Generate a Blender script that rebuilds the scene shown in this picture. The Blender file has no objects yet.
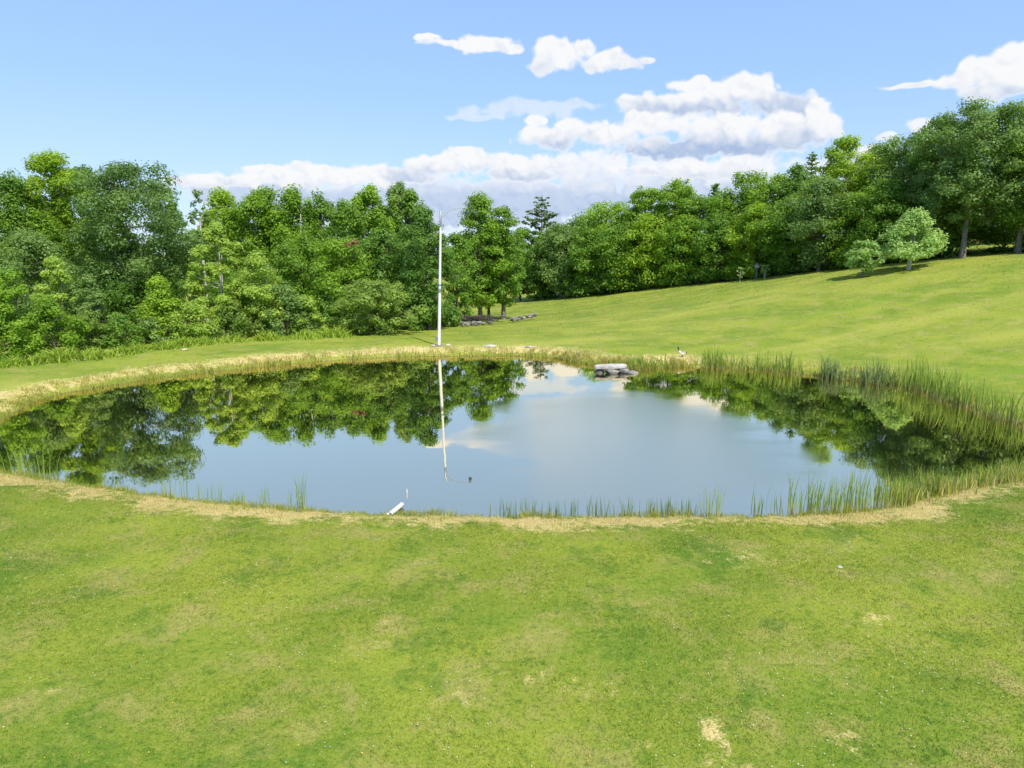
import bpy, bmesh, math, random
import numpy as np
from mathutils import Vector, Matrix

random.seed(7)
RNG = np.random.default_rng(7)
scene = bpy.context.scene
COL = scene.collection

# ------------------------------------------------------------------ camera
F_PX, W_PX, H_PX = 683.0, 1024, 768
CAM_H, PITCH = 5.7, math.radians(10.9)
cam_d = bpy.data.cameras.new('camera')
cam_d.sensor_width = 36.0
cam_d.lens = F_PX / W_PX * 36.0
cam_d.clip_start, cam_d.clip_end = 0.1, 5000
cam = bpy.data.objects.new('camera', cam_d)
cam.location = (0, 0, CAM_H)
cam.rotation_euler = (math.pi / 2 - PITCH, 0, 0)
COL.objects.link(cam)
scene.camera = cam
cT, sT = math.cos(PITCH), math.sin(PITCH)


def ray(px, py):
    a, b = px - 512.0, 384.0 - py
    return (a, F_PX * cT + b * sT, -F_PX * sT + b * cT)


def at_depth(px, py, Y):                 # point on the ray of a pixel at ground distance Y
    d = ray(px, py)
    k = Y / d[1]
    return (d[0] * k, Y, CAM_H + d[2] * k)


def on_plane(px, py, z=0.0):
    d = ray(px, py)
    k = (z - CAM_H) / d[2]
    return (d[0] * k, d[1] * k, z)


# ------------------------------------------------------------------ object helpers
def tag(o, label=None, cat=None, group=None, kind=None):
    if label: o['label'] = label
    if cat: o['category'] = cat
    if group: o['group'] = group
    if kind: o['kind'] = kind
    return o


def link_mesh(name, me, mat, parent=None):
    o = bpy.data.objects.new(name, me)
    if mat is not None:
        for m in (mat if isinstance(mat, (list, tuple)) else [mat]):
            me.materials.append(m)
    COL.objects.link(o)
    if parent is not None:
        o.parent = parent
    return o


def empty(name, loc, rz=0.0):
    o = bpy.data.objects.new(name, None)
    o.empty_display_size = 0.3
    o.location = loc
    o.rotation_euler = (0, 0, rz)
    COL.objects.link(o)
    return o


def np_mesh(name, verts, faces, attrs=None, vattrs=None, smooth=False):
    """verts (N,3), faces (M,k) with a constant k"""
    me = bpy.data.meshes.new(name)
    verts = np.asarray(verts, np.float32)
    faces = np.asarray(faces, np.int32)
    n, (m, k) = len(verts), faces.shape
    me.vertices.add(n)
    me.vertices.foreach_set('co', verts.ravel())
    me.loops.add(m * k)
    me.loops.foreach_set('vertex_index', faces.ravel())
    me.polygons.add(m)
    me.polygons.foreach_set('loop_start', np.arange(0, m * k, k, dtype=np.int32))
    if smooth:
        me.polygons.foreach_set('use_smooth', np.ones(m, bool))
    for nm, v in (attrs or {}).items():
        a = me.attributes.new(nm, 'FLOAT', 'FACE')
        a.data.foreach_set('value', np.asarray(v, np.float32))
    for nm, v in (vattrs or {}).items():
        a = me.attributes.new(nm, 'FLOAT', 'POINT')
        a.data.foreach_set('value', np.asarray(v, np.float32))
    me.update(calc_edges=True)
    me.validate()
    return me


def tube_arrays(path, radii, sides=7):
    """one tapered tube along a polyline -> verts, quads"""
    path = np.asarray(path, float)
    n = len(path)
    tang = np.gradient(path, axis=0)
    tang /= np.linalg.norm(tang, axis=1)[:, None] + 1e-9
    ref = np.where(np.abs(tang[:, 2:3]) > 0.9, np.array([[1.0, 0, 0]]), np.array([[0, 0, 1.0]]))
    u = np.cross(tang, ref); u /= np.linalg.norm(u, axis=1)[:, None] + 1e-9
    v = np.cross(tang, u)
    ang = np.linspace(0, 2 * math.pi, sides, endpoint=False)
    ring = (np.cos(ang)[None, :, None] * u[:, None, :] + np.sin(ang)[None, :, None] * v[:, None, :])
    verts = (path[:, None, :] + ring * np.asarray(radii)[:, None, None]).reshape(-1, 3)
    i = np.arange(n - 1)[:, None] * sides
    j = np.arange(sides)[None, :]
    j2 = (j + 1) % sides
    faces = np.stack([i + j, i + j2, i + sides + j2, i + sides + j], -1).reshape(-1, 4)
    return verts, faces


def join_arrays(parts):
    vs, fs, o = [], [], 0
    for v, f in parts:
        vs.append(v); fs.append(f + o); o += len(v)
    return np.concatenate(vs), np.concatenate(fs)


# ------------------------------------------------------------------ node helpers
class NT:
    def __init__(s, tree):
        s.t = tree; s.n = tree.nodes; s.l = tree.links

    def new(s, typ, **kw):
        nd = s.n.new(typ)
        for k, v in kw.items():
            setattr(nd, k, v)
        return nd

    def put(s, sock, v):
        if hasattr(v, 'is_output') or isinstance(v, bpy.types.NodeSocket):
            s.l.new(v, sock)
        elif v is not None:
            if isinstance(v, (tuple, list)) and len(v) == 3 and sock.type == 'RGBA':
                v = (*v, 1)
            sock.default_value = v

    def math(s, op, a, b=None, c=None, clamp=False):
        nd = s.new('ShaderNodeMath', operation=op, use_clamp=clamp)
        s.put(nd.inputs[0], a)
        if b is not None: s.put(nd.inputs[1], b)
        if c is not None: s.put(nd.inputs[2], c)
        return nd.outputs[0]

    def mix(s, f, a, b, blend='MIX'):
        nd = s.new('ShaderNodeMix', data_type='RGBA', blend_type=blend)
        nd.clamp_factor = True
        s.put(nd.inputs[0], f); s.put(nd.inputs[6], a); s.put(nd.inputs[7], b)
        return nd.outputs[2]

    def noise(s, vec, scale, detail=4, rough=0.55, dist=0.0):
        nd = s.new('ShaderNodeTexNoise')
        s.put(nd.inputs['Vector'], vec)
        nd.inputs['Scale'].default_value = scale
        nd.inputs['Detail'].default_value = detail
        nd.inputs['Roughness'].default_value = rough
        nd.inputs['Distortion'].default_value = dist
        return nd.outputs['Fac']

    def step(s, v, a, b, x=0.0, y=1.0, smooth=True):
        nd = s.new('ShaderNodeMapRange')
        nd.interpolation_type = 'SMOOTHSTEP' if smooth else 'LINEAR'
        nd.clamp = True
        s.put(nd.inputs[0], v)
        for i, q in enumerate((a, b, x, y)):
            s.put(nd.inputs[1 + i], q)
        return nd.outputs[0]

    def attr(s, name):
        nd = s.new('ShaderNodeAttribute', attribute_name=name)
        return nd.outputs['Fac']

    def combine(s, x, y, z):
        nd = s.new('ShaderNodeCombineXYZ')
        for i, q in enumerate((x, y, z)): s.put(nd.inputs[i], q)
        return nd.outputs[0]


def new_mat(name):
    m = bpy.data.materials.new(name)
    m.use_nodes = True
    nt = NT(m.node_tree)
    nt.n.clear()
    out = nt.new('ShaderNodeOutputMaterial')
    return m, nt, out


def principled(nt, out, color, rough=0.7, spec=0.3, metal=0.0, bump=None, bump_d=0.02, bump_s=0.5):
    p = nt.new('ShaderNodeBsdfPrincipled')
    nt.put(p.inputs['Base Color'], color)
    nt.put(p.inputs['Roughness'], rough)
    nt.put(p.inputs['Specular IOR Level'], spec)
    nt.put(p.inputs['Metallic'], metal)
    if bump is not None:
        b = nt.new('ShaderNodeBump')
        b.inputs['Strength'].default_value = bump_s
        b.inputs['Distance'].default_value = bump_d
        nt.put(b.inputs['Height'], bump)
        nt.l.new(b.outputs[0], p.inputs['Normal'])
    nt.l.new(p.outputs[0], out.inputs[0])
    return p


def obj_coord(nt):
    return nt.new('ShaderNodeTexCoord').outputs['Object']


def world_pos(nt):
    return nt.new('ShaderNodeNewGeometry').outputs['Position']


def mat_speckle(name, c0, c1, scale=8, rough=0.8, spec=0.25, bump=0.02):
    m, nt, out = new_mat(name)
    oc = obj_coord(nt)
    n1 = nt.noise(oc, scale, 6, 0.65)
    f = nt.step(n1, 0.35, 0.65)
    c = nt.mix(f, c0, c1)
    n2 = nt.noise(oc, scale * 6, 3, 0.6)
    c = nt.mix(nt.step(n2, 0.55, 0.75, 0, 0.5), c, tuple(q * 0.5 for q in c0))
    principled(nt, out, c, rough, spec, bump=n1, bump_d=bump)
    return m


# ------------------------------------------------------------------ terrain
OUT_PX = [(-55, 440), (-28, 429), (0, 420.5), (20, 409), (37, 401), (58, 395), (85, 390), (117, 384.5), (150, 379.5), (187, 375),
          (240, 369), (285, 364.5), (330, 361), (387, 357.5), (441, 356.5), (490, 356), (530, 356.5), (556, 358.5),
          (572, 361.5), (592, 364.5), (612, 366), (627, 367.5), (642, 370), (655, 368), (669, 367), (697, 367.5),
          (730, 368), (765, 370), (800, 374), (832, 378), (866, 383), (892, 385), (920, 390), (947, 399), (967, 405.5),
          (1001, 417), (1024, 425), (1060, 437), (1085, 449), (1080, 462), (1055, 472), (1024, 479), (985, 485),
          (950, 491), (920, 498), (893, 506), (860, 511.5), (820, 514.5), (780, 516), (740, 517), (690, 516.5),
          (640, 517), (590, 517.5), (540, 517), (490, 517.5), (440, 516), (400, 514.5), (360, 513.5), (320, 512), (280, 509.5),
          (240, 505.5), (200, 501), (160, 496.5), (125, 491), (95, 487), (60, 482), (25, 476), (-10, 469), (-45, 459), (-65, 450)]
_p = np.array([on_plane(x, y)[:2] for x, y in OUT_PX])


def catmull(p, sub=6):
    q = []
    n = len(p)
    for i in range(n):
        p0, p1, p2, p3 = p[i - 1], p[i], p[(i + 1) % n], p[(i + 2) % n]
        for k in range(sub):
            t = k / sub
            q.append(0.5 * ((2 * p1) + (-p0 + p2) * t + (2 * p0 - 5 * p1 + 4 * p2 - p3) * t * t + (-p0 + 3 * p1 - 3 * p2 + p3) * t ** 3))
    return np.array(q)


POND = catmull(_p, 5)
_s = np.arange(len(POND))
POND = POND + 0.05 * np.stack([np.sin(_s * 0.9) + np.sin(_s * 2.3 + 1), np.cos(_s * 1.3) + np.sin(_s * 2.9)], 1)


def pond_sd(xy):
    """signed distance to the shoreline, + outside"""
    xy = np.asarray(xy, float)
    a = POND; b = np.roll(POND, -1, 0)
    out = np.empty(len(xy))
    for s in range(0, len(xy), 20000):
        p = xy[s:s + 20000]
        ab = b - a
        ap = p[:, None, :] - a[None]
        t = np.clip((ap * ab[None]).sum(-1) / (ab * ab).sum(-1)[None], 0, 1)
        d = np.sqrt(((ap - t[..., None] * ab[None]) ** 2).sum(-1)).min(1)
        x, y = p[:, 0:1], p[:, 1:2]
        cond = ((a[:, 1] > y) != (b[:, 1] > y)) & (x < (b[:, 0] - a[:, 0]) * (y - a[:, 1]) / (b[:, 1] - a[:, 1] + 1e-12) + a[:, 0])
        inside = cond.sum(1) % 2 == 1
        out[s:s + 20000] = np.where(inside, -d, d)
    return out


CTRL = []
for i in range(0, len(POND), 9):          # a low bank all round the pond
    a = POND[i - 1]; b = POND[(i + 1) % len(POND)]
    t = (b - a) / np.linalg.norm(b - a)
    nrm = np.array([-t[1], t[0]])
    q = POND[i] + nrm * 1.6
    if pond_sd([q])[0] < 0:
        q = POND[i] - nrm * 1.6
    CTRL.append((q[0], q[1], 0.30))
for px, py, Y in [(485, 320, 68), (450, 326, 56), (530, 316, 74), (520, 302, 105), (560, 298, 100), (600, 293, 96),
                  (664, 286, 89), (700, 282, 85), (744, 278, 80), (780, 275, 76), (820, 271, 70), (870, 267.5, 65),
                  (912, 264, 60.5), (960, 258, 60), (985, 257, 60), (1024, 254.5, 58),
                  (30, 364, 33.8), (110, 352, 37.5), (180, 344, 41), (250, 338, 43.5), (320, 336, 45), (400, 333, 47.5)]:
    CTRL.append(at_depth(px, py, Y))
for x, y, z in [(-36, 56, -0.3), (-20, 62, -0.6), (-60, 60, 0.2), (-50, 30, 0.4), (-30, 12, 0.6), (30, 10, 0.9), (0, 8, 0.42), (-10, 7, 0.42),
                (10, 7, 0.42), (0, -10, 0.6), (-40, -20, 1), (40, -20, 1.5), (42, 26, 3.6), (60, 55, 7.5), (70, 90, 8.5), (40, 100, 5.5),
                (0, 130, -2.2), (-60, 130, -1.5), (60, 140, 7), (-120, 80, 0), (130, 60, 11), (0, 220, -2), (-150, 200, 0), (150, 200, 10),
                (0, -120, 2), (-150, -60, 2), (150, -60, 5)]:
    CTRL.append((x, y, z))
CTRL = np.array(CTRL)
_c = 6.0


def _phi(r): return np.sqrt(r * r + _c * _c)


_A = _phi(np.linalg.norm(CTRL[:, None, :2] - CTRL[None, :, :2], axis=-1)) + np.eye(len(CTRL)) * -0.4
_n = len(CTRL)
_M = np.zeros((_n + 1, _n + 1)); _M[:_n, :_n] = _A; _M[_n, :_n] = 1; _M[:_n, _n] = 1
_w = np.linalg.solve(_M, np.append(CTRL[:, 2], 0))


def terrain(xy, sd=None):
    xy = np.asarray(xy, float)
    xc = np.clip(xy, [-170, -130], [170, 230])
    z = np.empty(len(xy))
    for s in range(0, len(xy), 20000):
        r = np.linalg.norm(xc[s:s + 20000, None, :] - CTRL[None, :, :2], axis=-1)
        z[s:s + 20000] = _phi(r) @ _w[:_n] + _w[_n]
    if sd is None: sd = pond_sd(xy)
    bank = 1 - np.exp(-np.maximum(sd, 0) / 0.55)
    near = np.clip(1 - sd / 4, 0, 1)
    zz = np.maximum(z, 0.22 * near) if False else z * (1 - near) + np.maximum(z, 0.2) * near
    zz = zz + 0.02 * np.sin(xy[:, 0] * 1.1 + np.sin(xy[:, 1] * 0.9)) * np.sin(xy[:, 1] * 1.3)
    return np.where(sd > 0, zz * bank, -np.minimum(1.2, 0.3 * np.abs(sd)))


def ground_z(x, y):
    return float(terrain([(x, y)])[0])


def on_ground(px, py):
    """march the pixel's ray to the terrain"""
    d = np.array(ray(px, py)); d = d / d[1]
    Ys = np.linspace(5, 130, 2500)
    pts = np.stack([d[0] * Ys, Ys, CAM_H + d[2] * Ys], 1)
    hit = np.nonzero(pts[:, 2] <= np.maximum(terrain(pts[:, :2]), 0))[0]
    return pts[hit[0]] if len(hit) else pts[-1]


def axis_(segs):
    o = []
    for a, b, st in segs:
        o.append(np.arange(a, b, st))
    return np.unique(np.round(np.concatenate(o + [[segs[-1][1]]]), 4))


gx = axis_([(-1500, -300, 200), (-300, -80, 20), (-80, -32, 2), (-32, -18, 0.5), (-18, 18, 0.16), (18, 32, 0.5), (32, 80, 2), (80, 300, 20), (300, 1500, 200)])
gy = axis_([(-400, -40, 40), (-40, 2, 3), (2, 12, 0.25), (12, 16.5, 0.12), (16.5, 42, 0.25), (42, 120, 1.0), (120, 240, 12), (240, 2000, 160)])
GX, GY = np.meshgrid(gx, gy)
gxy = np.stack([GX.ravel(), GY.ravel()], 1)
gsd = pond_sd(gxy)
gz = terrain(gxy, gsd)
nx, ny = len(gx), len(gy)
_exact_sd, _exact_terrain = pond_sd, terrain


def _bilin(grid, xy):
    xy = np.asarray(xy, float)
    i = np.clip(np.searchsorted(gx, xy[:, 0]) - 1, 0, nx - 2); j = np.clip(np.searchsorted(gy, xy[:, 1]) - 1, 0, ny - 2)
    u = np.clip((xy[:, 0] - gx[i]) / (gx[i + 1] - gx[i]), 0, 1); v = np.clip((xy[:, 1] - gy[j]) / (gy[j + 1] - gy[j]), 0, 1)
    g = grid.reshape(ny, nx)
    return (g[j, i] * (1 - u) + g[j, i + 1] * u) * (1 - v) + (g[j + 1, i] * (1 - u) + g[j + 1, i + 1] * u) * v


def pond_sd(xy): return _bilin(gsd, xy)


def terrain(xy, sd=None): return _bilin(gz, xy)


ii = (np.arange(ny - 1)[:, None] * nx + np.arange(nx - 1)[None, :]).ravel()
gfaces = np.stack([ii, ii + 1, ii + nx + 1, ii + nx], 1)


# worn / dry places of the lawn: pixel, radius in m (x, y), strength
DRY = []
for px, py, rx, ry, k in [(710, 735, 0.20, 0.28, 1.25), (697, 760, 0.16, 0.12, 0.8), (740, 762, 0.22, 0.14, 0.7), (872, 621, 0.38, 0.22, 0.72), (738, 560, 0.9, 0.45, 0.6),
                          (838, 568, 0.12, 0.1, 0.9), (300, 553, 0.9, 0.25, 0.45), (270, 580, 0.5, 0.3, 0.4), (365, 640, 0.8, 0.6, 0.35),
                          (545, 680, 1.2, 0.35, 0.45), (470, 670, 0.5, 0.2, 0.45), (600, 690, 0.7, 0.4, 0.45), (380, 625, 0.3, 0.2, 0.5), (60, 690, 0.7, 0.3, 0.4),
                          (1000, 555, 0.8, 0.35, 0.4), (850, 745, 0.25, 0.3, 0.6), (795, 690, 0.5, 0.5, 0.3), (640, 745, 0.4, 0.3, 0.45), (110, 740, 0.3, 0.2, 0.35),
                          (455, 700, 0.5, 0.3, 0.4), (1003, 545, 0.5, 0.2, 0.3), (690, 548, 0.15, 0.08, 0.7), (575, 528, 1.5, 0.2, 0.35), (930, 600, 0.6, 0.3, 0.25)]:
    k = k * (0.72 if k >= 0.6 else 0.6)
    p = on_ground(px, py); DRY.append((p[0], p[1], rx, ry, k))


def straw_weight(xy, sd):
    x, y = xy[:, 0], xy[:, 1]
    farness = np.clip((y - 20) / 14, 0, 1)
    wob = 0.10 * np.sin(x * 1.7 + 0.6 * np.sin(x * 0.63)) + 0.08 * np.sin(x * 4.1 + y * 2.0)
    lo = 0.24 + 0.1 * farness + wob * 0.4
    hi = 1.18 + 1.05 * farness + wob
    a = np.clip((sd - lo) / 0.3 + 0.5, 0, 1) * np.clip((hi - sd) / (1.0 + 0.7 * farness) + 0.5, 0, 1)
    right = np.clip((x - 10) / 5, 0, 1) * np.clip((y - 19) / 3, 0, 1)
    a *= (1 - 0.85 * right) * (1 - 0.06 * farness)
    a *= 0.80 + 0.16 * np.sin(x * 0.9 + 1) + 0.14 * np.sin(x * 2.3 + 2 * np.sin(x * 0.7))
    for dx, dy, rx, ry, k in DRY:
        a = np.maximum(a, k * np.exp(-((x - dx) / rx) ** 2 - ((y - dy) / ry) ** 2))
    return a


# ------------------------------------------------------------------ grass colour (shared by ground sheet and blades)
def grass_color(nt, pos, straw, blade=False):
    sep = nt.new('ShaderNodeSeparateXYZ'); nt.put(sep.inputs[0], pos)
    x, y = sep.outputs[0], sep.outputs[1]
    flat = nt.combine(x, y, 0.0)
    n_big = nt.noise(flat, 0.24, 5, 0.6, 0.3)
    n_mid = nt.noise(flat, 0.9, 7, 0.68, 0.2)
    n_sml = nt.noise(flat, 4.2, 5, 0.7)
    n_fin = nt.noise(flat, 30.0, 3, 0.7)
    n_tuf = nt.noise(flat, 11.0, 3, 0.7)
    green = (0.150, 0.214, 0.022)
    deep = (0.055, 0.140, 0.012)
    lime = (0.250, 0.285, 0.033)
    olive = (0.285, 0.265, 0.070)
    tan = (0.41, 0.335, 0.115)
    far = nt.step(y, 17.0, 28.0)
    near = nt.math('SUBTRACT', 1.0, nt.math('MULTIPLY', far, 0.5))
    c = nt.mix(nt.step(n_big, 0.36, 0.64), green, lime)
    c = nt.mix(nt.step(n_mid, 0.47, 0.66, 0, 0.9), c, olive)
    c = nt.mix(nt.math('MULTIPLY', near, nt.step(n_mid, 0.60, 0.74, 0, 0.35)), c, tan)
    clover = nt.math('MULTIPLY', nt.step(nt.noise(nt.combine(x, y, 7.0), 0.75, 8, 0.74, 0.3), 0.52, 0.63), near)
    c = nt.mix(nt.math('MULTIPLY', clover, 0.55), c, deep)
    c = nt.mix(nt.math('MULTIPLY', near, nt.step(n_sml, 0.54, 0.74, 0, 0.7)), c, olive)
    c = nt.mix(nt.math('MULTIPLY', near, nt.step(n_sml, 0.47, 0.30, 0, 0.6)), c, deep)
    c = nt.mix(nt.math('MULTIPLY', near, nt.step(n_tuf, 0.53, 0.70, 0, 0.5)), c, (0.30, 0.30, 0.055))
    c = nt.mix(nt.math('MULTIPLY', near, nt.step(n_tuf, 0.47, 0.32, 0, 0.55)), c, (0.046, 0.108, 0.010))
    c = nt.mix(nt.step(n_fin, 0.58, 0.78, 0, 0.5), c, tan)
    c = nt.mix(nt.step(n_fin, 0.44, 0.25, 0, 0.5), c, (0.06, 0.11, 0.015))
    # mown swaths of the far field
    sw = nt.noise(nt.combine(nt.math('MULTIPLY', x, 0.035), nt.math('ADD', nt.math('MULTIPLY', y, 0.16), nt.math('MULTIPLY', x, -0.05)), 3.0), 1.0, 6, 0.62, 0.4)
    c = nt.mix(nt.math('MULTIPLY', far, nt.step(sw, 0.46, 0.70, 0, 0.6)), c, (0.34, 0.335, 0.065))
    c = nt.mix(nt.math('MULTIPLY', far, nt.step(sw, 0.45, 0.30, 0, 0.7)), c, (0.155, 0.245, 0.024))
    # dry straw
    st = nt.math('ADD', straw, nt.math('MULTIPLY', nt.math('ADD', nt.math('SUBTRACT', n_sml, 0.5), nt.math('ADD', nt.math('MULTIPLY', nt.math('SUBTRACT', n_fin, 0.5), 0.6), nt.math('MULTIPLY', nt.math('SUBTRACT', n_mid, 0.52), 0.8))), nt.math('MULTIPLY', nt.step(straw, 0.0, 0.3), 2.2)))
    st = nt.step(st, 0.25, 0.85)
    sc_ = nt.mix(nt.step(n_fin, 0.32, 0.66), (0.45, 0.34, 0.12), (0.64, 0.51, 0.235))
    sc_ = nt.mix(nt.step(n_mid, 0.48, 0.72, 0, 0.55), sc_, (0.36, 0.36, 0.07))
    c = nt.mix(st, c, sc_)
    return c, n_fin, n_sml


def mat_ground():
    m, nt, out = new_mat('grass_ground')
    pos = world_pos(nt)
    c, nf, ns = grass_color(nt, pos, nt.attr('straw'))
    sd = nt.attr('shore')
    mud = nt.mix(nt.noise(pos, 2.0), (0.10, 0.085, 0.05), (0.17, 0.15, 0.06))
    c = nt.mix(nt.step(sd, 0.10, -0.05), c, mud)
    h = nt.math('ADD', nt.math('MULTIPLY', nf, 0.6), ns)
    principled(nt, out, c, 0.9, 0.1, bump=h, bump_d=0.05, bump_s=0.6)
    return m


def mat_blade(name, mode):
    m, nt, out = new_mat(name)
    pos = world_pos(nt)
    if mode == 'lawn':
        c, _, _ = grass_color(nt, pos, nt.attr('straw'))
        r = nt.attr('tint')
        c = nt.mix(nt.step(r, 0.0, 0.2, 0.35, 0), c, (0.05, 0.11, 0.012))
        c = nt.mix(nt.step(r, 0.75, 1.0, 0, 0.4), c, (0.42, 0.40, 0.10))
    elif mode == 'shore':
        r = nt.attr('tint')
        c = nt.mix(nt.step(r, 0, 0.55), (0.20, 0.26, 0.025), (0.42, 0.40, 0.07))
        c = nt.mix(nt.step(r, 0.5, 0.95), c, (0.66, 0.54, 0.26))
        nz = nt.noise(pos, 0.8, 3)
        c = nt.mix(nt.step(nz, 0.5, 0.7, 0, 0.45), c, (0.24, 0.31, 0.03))
    elif mode == 'reed':
        r = nt.attr('tint'); g = nt.attr('grow')
        c = nt.mix(r, (0.21, 0.33, 0.045), (0.46, 0.55, 0.10))
        c = nt.mix(nt.step(g, 0.36, 0.0), c, (0.60, 0.52, 0.22))
    elif mode == 'weed':
        c = nt.mix(nt.attr('tint'), (0.18, 0.30, 0.022), (0.40, 0.50, 0.06))
    elif mode == 'reed_dark':
        r = nt.attr('tint'); g = nt.attr('grow')
        c = nt.mix(r, (0.18, 0.26, 0.085), (0.34, 0.41, 0.15))
        c = nt.mix(nt.step(g, 0.3, 0.0), c, (0.30, 0.24, 0.10))
    p = nt.new('ShaderNodeBsdfPrincipled')
    nt.put(p.inputs['Base Color'], c)
    p.inputs['Roughness'].default_value = 0.6
    p.inputs['Specular IOR Level'].default_value = 0.2
    t = nt.new('ShaderNodeBsdfTranslucent'); nt.put(t.inputs[0], c)
    mx = nt.new('ShaderNodeMixShader'); mx.inputs[0].default_value = 0.48 if 'reed' in mode else 0.3
    nt.l.new(p.outputs[0], mx.inputs[1]); nt.l.new(t.outputs[0], mx.inputs[2])
    nt.l.new(mx.outputs[0], out.inputs[0])
    return m


gme = np_mesh('lawn', np.column_stack([gxy, gz]), gfaces, vattrs={'shore': gsd, 'straw': straw_weight(gxy, gsd)}, smooth=True)
tag(link_mesh('ground', gme, mat_ground()), 'mown grass field sloping round the pond', kind='structure')


# ------------------------------------------------------------------ water
def mat_water():
    m, nt, out = new_mat('pond_water')
    pos = world_pos(nt)
    sep = nt.new('ShaderNodeSeparateXYZ'); nt.put(sep.inputs[0], pos)
    v = nt.combine(sep.outputs[0], nt.math('MULTIPLY', sep.outputs[1], 0.8), 0.0)
    n = nt.noise(v, 1.3, 2, 0.5)
    n2 = nt.noise(v, 7.0, 2, 0.5)
    h = nt.math('ADD', n, nt.math('MULTIPLY', n2, 0.10))
    b = nt.new('ShaderNodeBump'); b.inputs['Strength'].default_value = 0.12; b.inputs['Distance'].default_value = 0.012
    nt.put(b.inputs['Height'], h)
    gl = nt.new('ShaderNodeBsdfGlossy'); 
    # a light breeze ruffles the open middle of the pond
    px_, py_ = sep.outputs[0], sep.outputs[1]
    wobble_ = nt.math('MULTIPLY', nt.math('SUBTRACT', nt.noise(nt.combine(nt.math('MULTIPLY', px_, 0.25), py_, 2.0), 0.35, 4, 0.6), 0.5), 1.1)
    ex = nt.math('DIVIDE', nt.math('SUBTRACT', px_, 3.7), 5.1)
    ey = nt.math('DIVIDE', nt.math('SUBTRACT', py_, 20.5), 8.2)
    rr_ = nt.math('ADD', nt.math('SQRT', nt.math('ADD', nt.math('MULTIPLY', ex, ex), nt.math('MULTIPLY', ey, ey))), wobble_)
    nt.put(gl.inputs['Roughness'], nt.step(rr_, 1.08, 0.55, 0.018, 0.22))
    nt.put(gl.inputs['Color'], (0.98, 0.875, 0.65))
    nt.l.new(b.outputs[0], gl.inputs['Normal'])
    df = nt.new('ShaderNodeBsdfDiffuse'); nt.put(df.inputs[0], (0.115, 0.108, 0.078))
    fr = nt.new('ShaderNodeFresnel'); fr.inputs['IOR'].default_value = 2.2
    mx = nt.new('ShaderNodeMixShader')
    nt.l.new(nt.step(fr.outputs[0], 0.0, 0.32, 0.40, 0.98, smooth=False), mx.inputs[0])
    nt.l.new(df.outputs[0], mx.inputs[1]); nt.l.new(gl.outputs[0], mx.inputs[2])
    nt.l.new(mx.outputs[0], out.inputs[0])
    return m


bm = bmesh.new()
cen = POND.mean(0)
f = bm.faces.new([bm.verts.new((*(cen + (q - cen) * 1.012), 0.0)) for q in POND])
f.normal_update()
if f.normal.z < 0: f.normal_flip()
wme = bpy.data.meshes.new('water'); bm.to_mesh(wme); bm.free()
tag(link_mesh('water', wme, mat_water()), 'still dark pond reflecting the sky and trees', kind='structure')


# ------------------------------------------------------------------ blades
def blades_mesh(name, P, h, w, tint, lean=0.25, bend=0.35, seg=1, extra=None, rng=RNG):
    """seg=1: one triangle per blade; otherwise a curved ribbon"""
    n = len(P)
    az = rng.uniform(0, 2 * math.pi, n)
    la = rng.uniform(0, 2 * math.pi, n)
    ln = np.abs(rng.normal(0, lean, n))
    side = np.stack([np.cos(az), np.sin(az), np.zeros(n)], 1) * (w / 2)[:, None]
    d = np.stack([np.cos(la) * ln, np.sin(la) * ln, np.ones(n)], 1)
    if seg == 1:
        tip = P + d * h[:, None]
        V = np.stack([P - side, P + side, tip], 1).reshape(-1, 3)
        Fc = np.arange(n * 3).reshape(-1, 3)
        fa = {'tint': tint}
        va = {k: np.repeat(v, 3) for k, v in (extra or {}).items()}
        return np_mesh(name, V, Fc, fa, va)
    bn = rng.uniform(0, bend, n)
    rings, grow = [], []
    for k in range(seg + 1):
        t = k / seg
        off = np.stack([np.cos(la), np.sin(la), np.zeros(n)], 1) * (ln * t + bn * t ** 3)[:, None] * h[:, None]
        c = P + off + np.array([0, 0, 1.0]) * (h * t * (1 - 0.25 * bn * t))[:, None]
        wd = (1 - t) ** 0.55 if t > 0 else 0.85
        wd = max(wd, 0.06)
        rings += [c - side * wd, c + side * wd]
        grow += [np.full(n, t), np.full(n, t)]
    V = np.stack(rings, 1)
    m = V.shape[1]
    base = (np.arange(n) * m)[:, None]
    q = []
    for k in range(seg):
        q.append(base + np.array([[2 * k, 2 * k + 1, 2 * k + 3, 2 * k + 2]]))
    Fc = np.stack(q, 1).reshape(-1, 4)
    fa = {'tint': np.repeat(tint, seg)}
    va = {'grow': np.stack(grow, 1).ravel()}
    for k, v in (extra or {}).items(): va[k] = np.repeat(v, m)
    return np_mesh(name, V.reshape(-1, 3), Fc, fa, va)


def lawn_points(n, y0, y1, widen=0.82, rng=RNG):
    Y = np.sqrt(rng.uniform(y0 * y0, y1 * y1, n))
    X = rng.uniform(-1, 1, n) * (Y * widen + 1.0)
    return np.stack([X, Y], 1)


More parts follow.
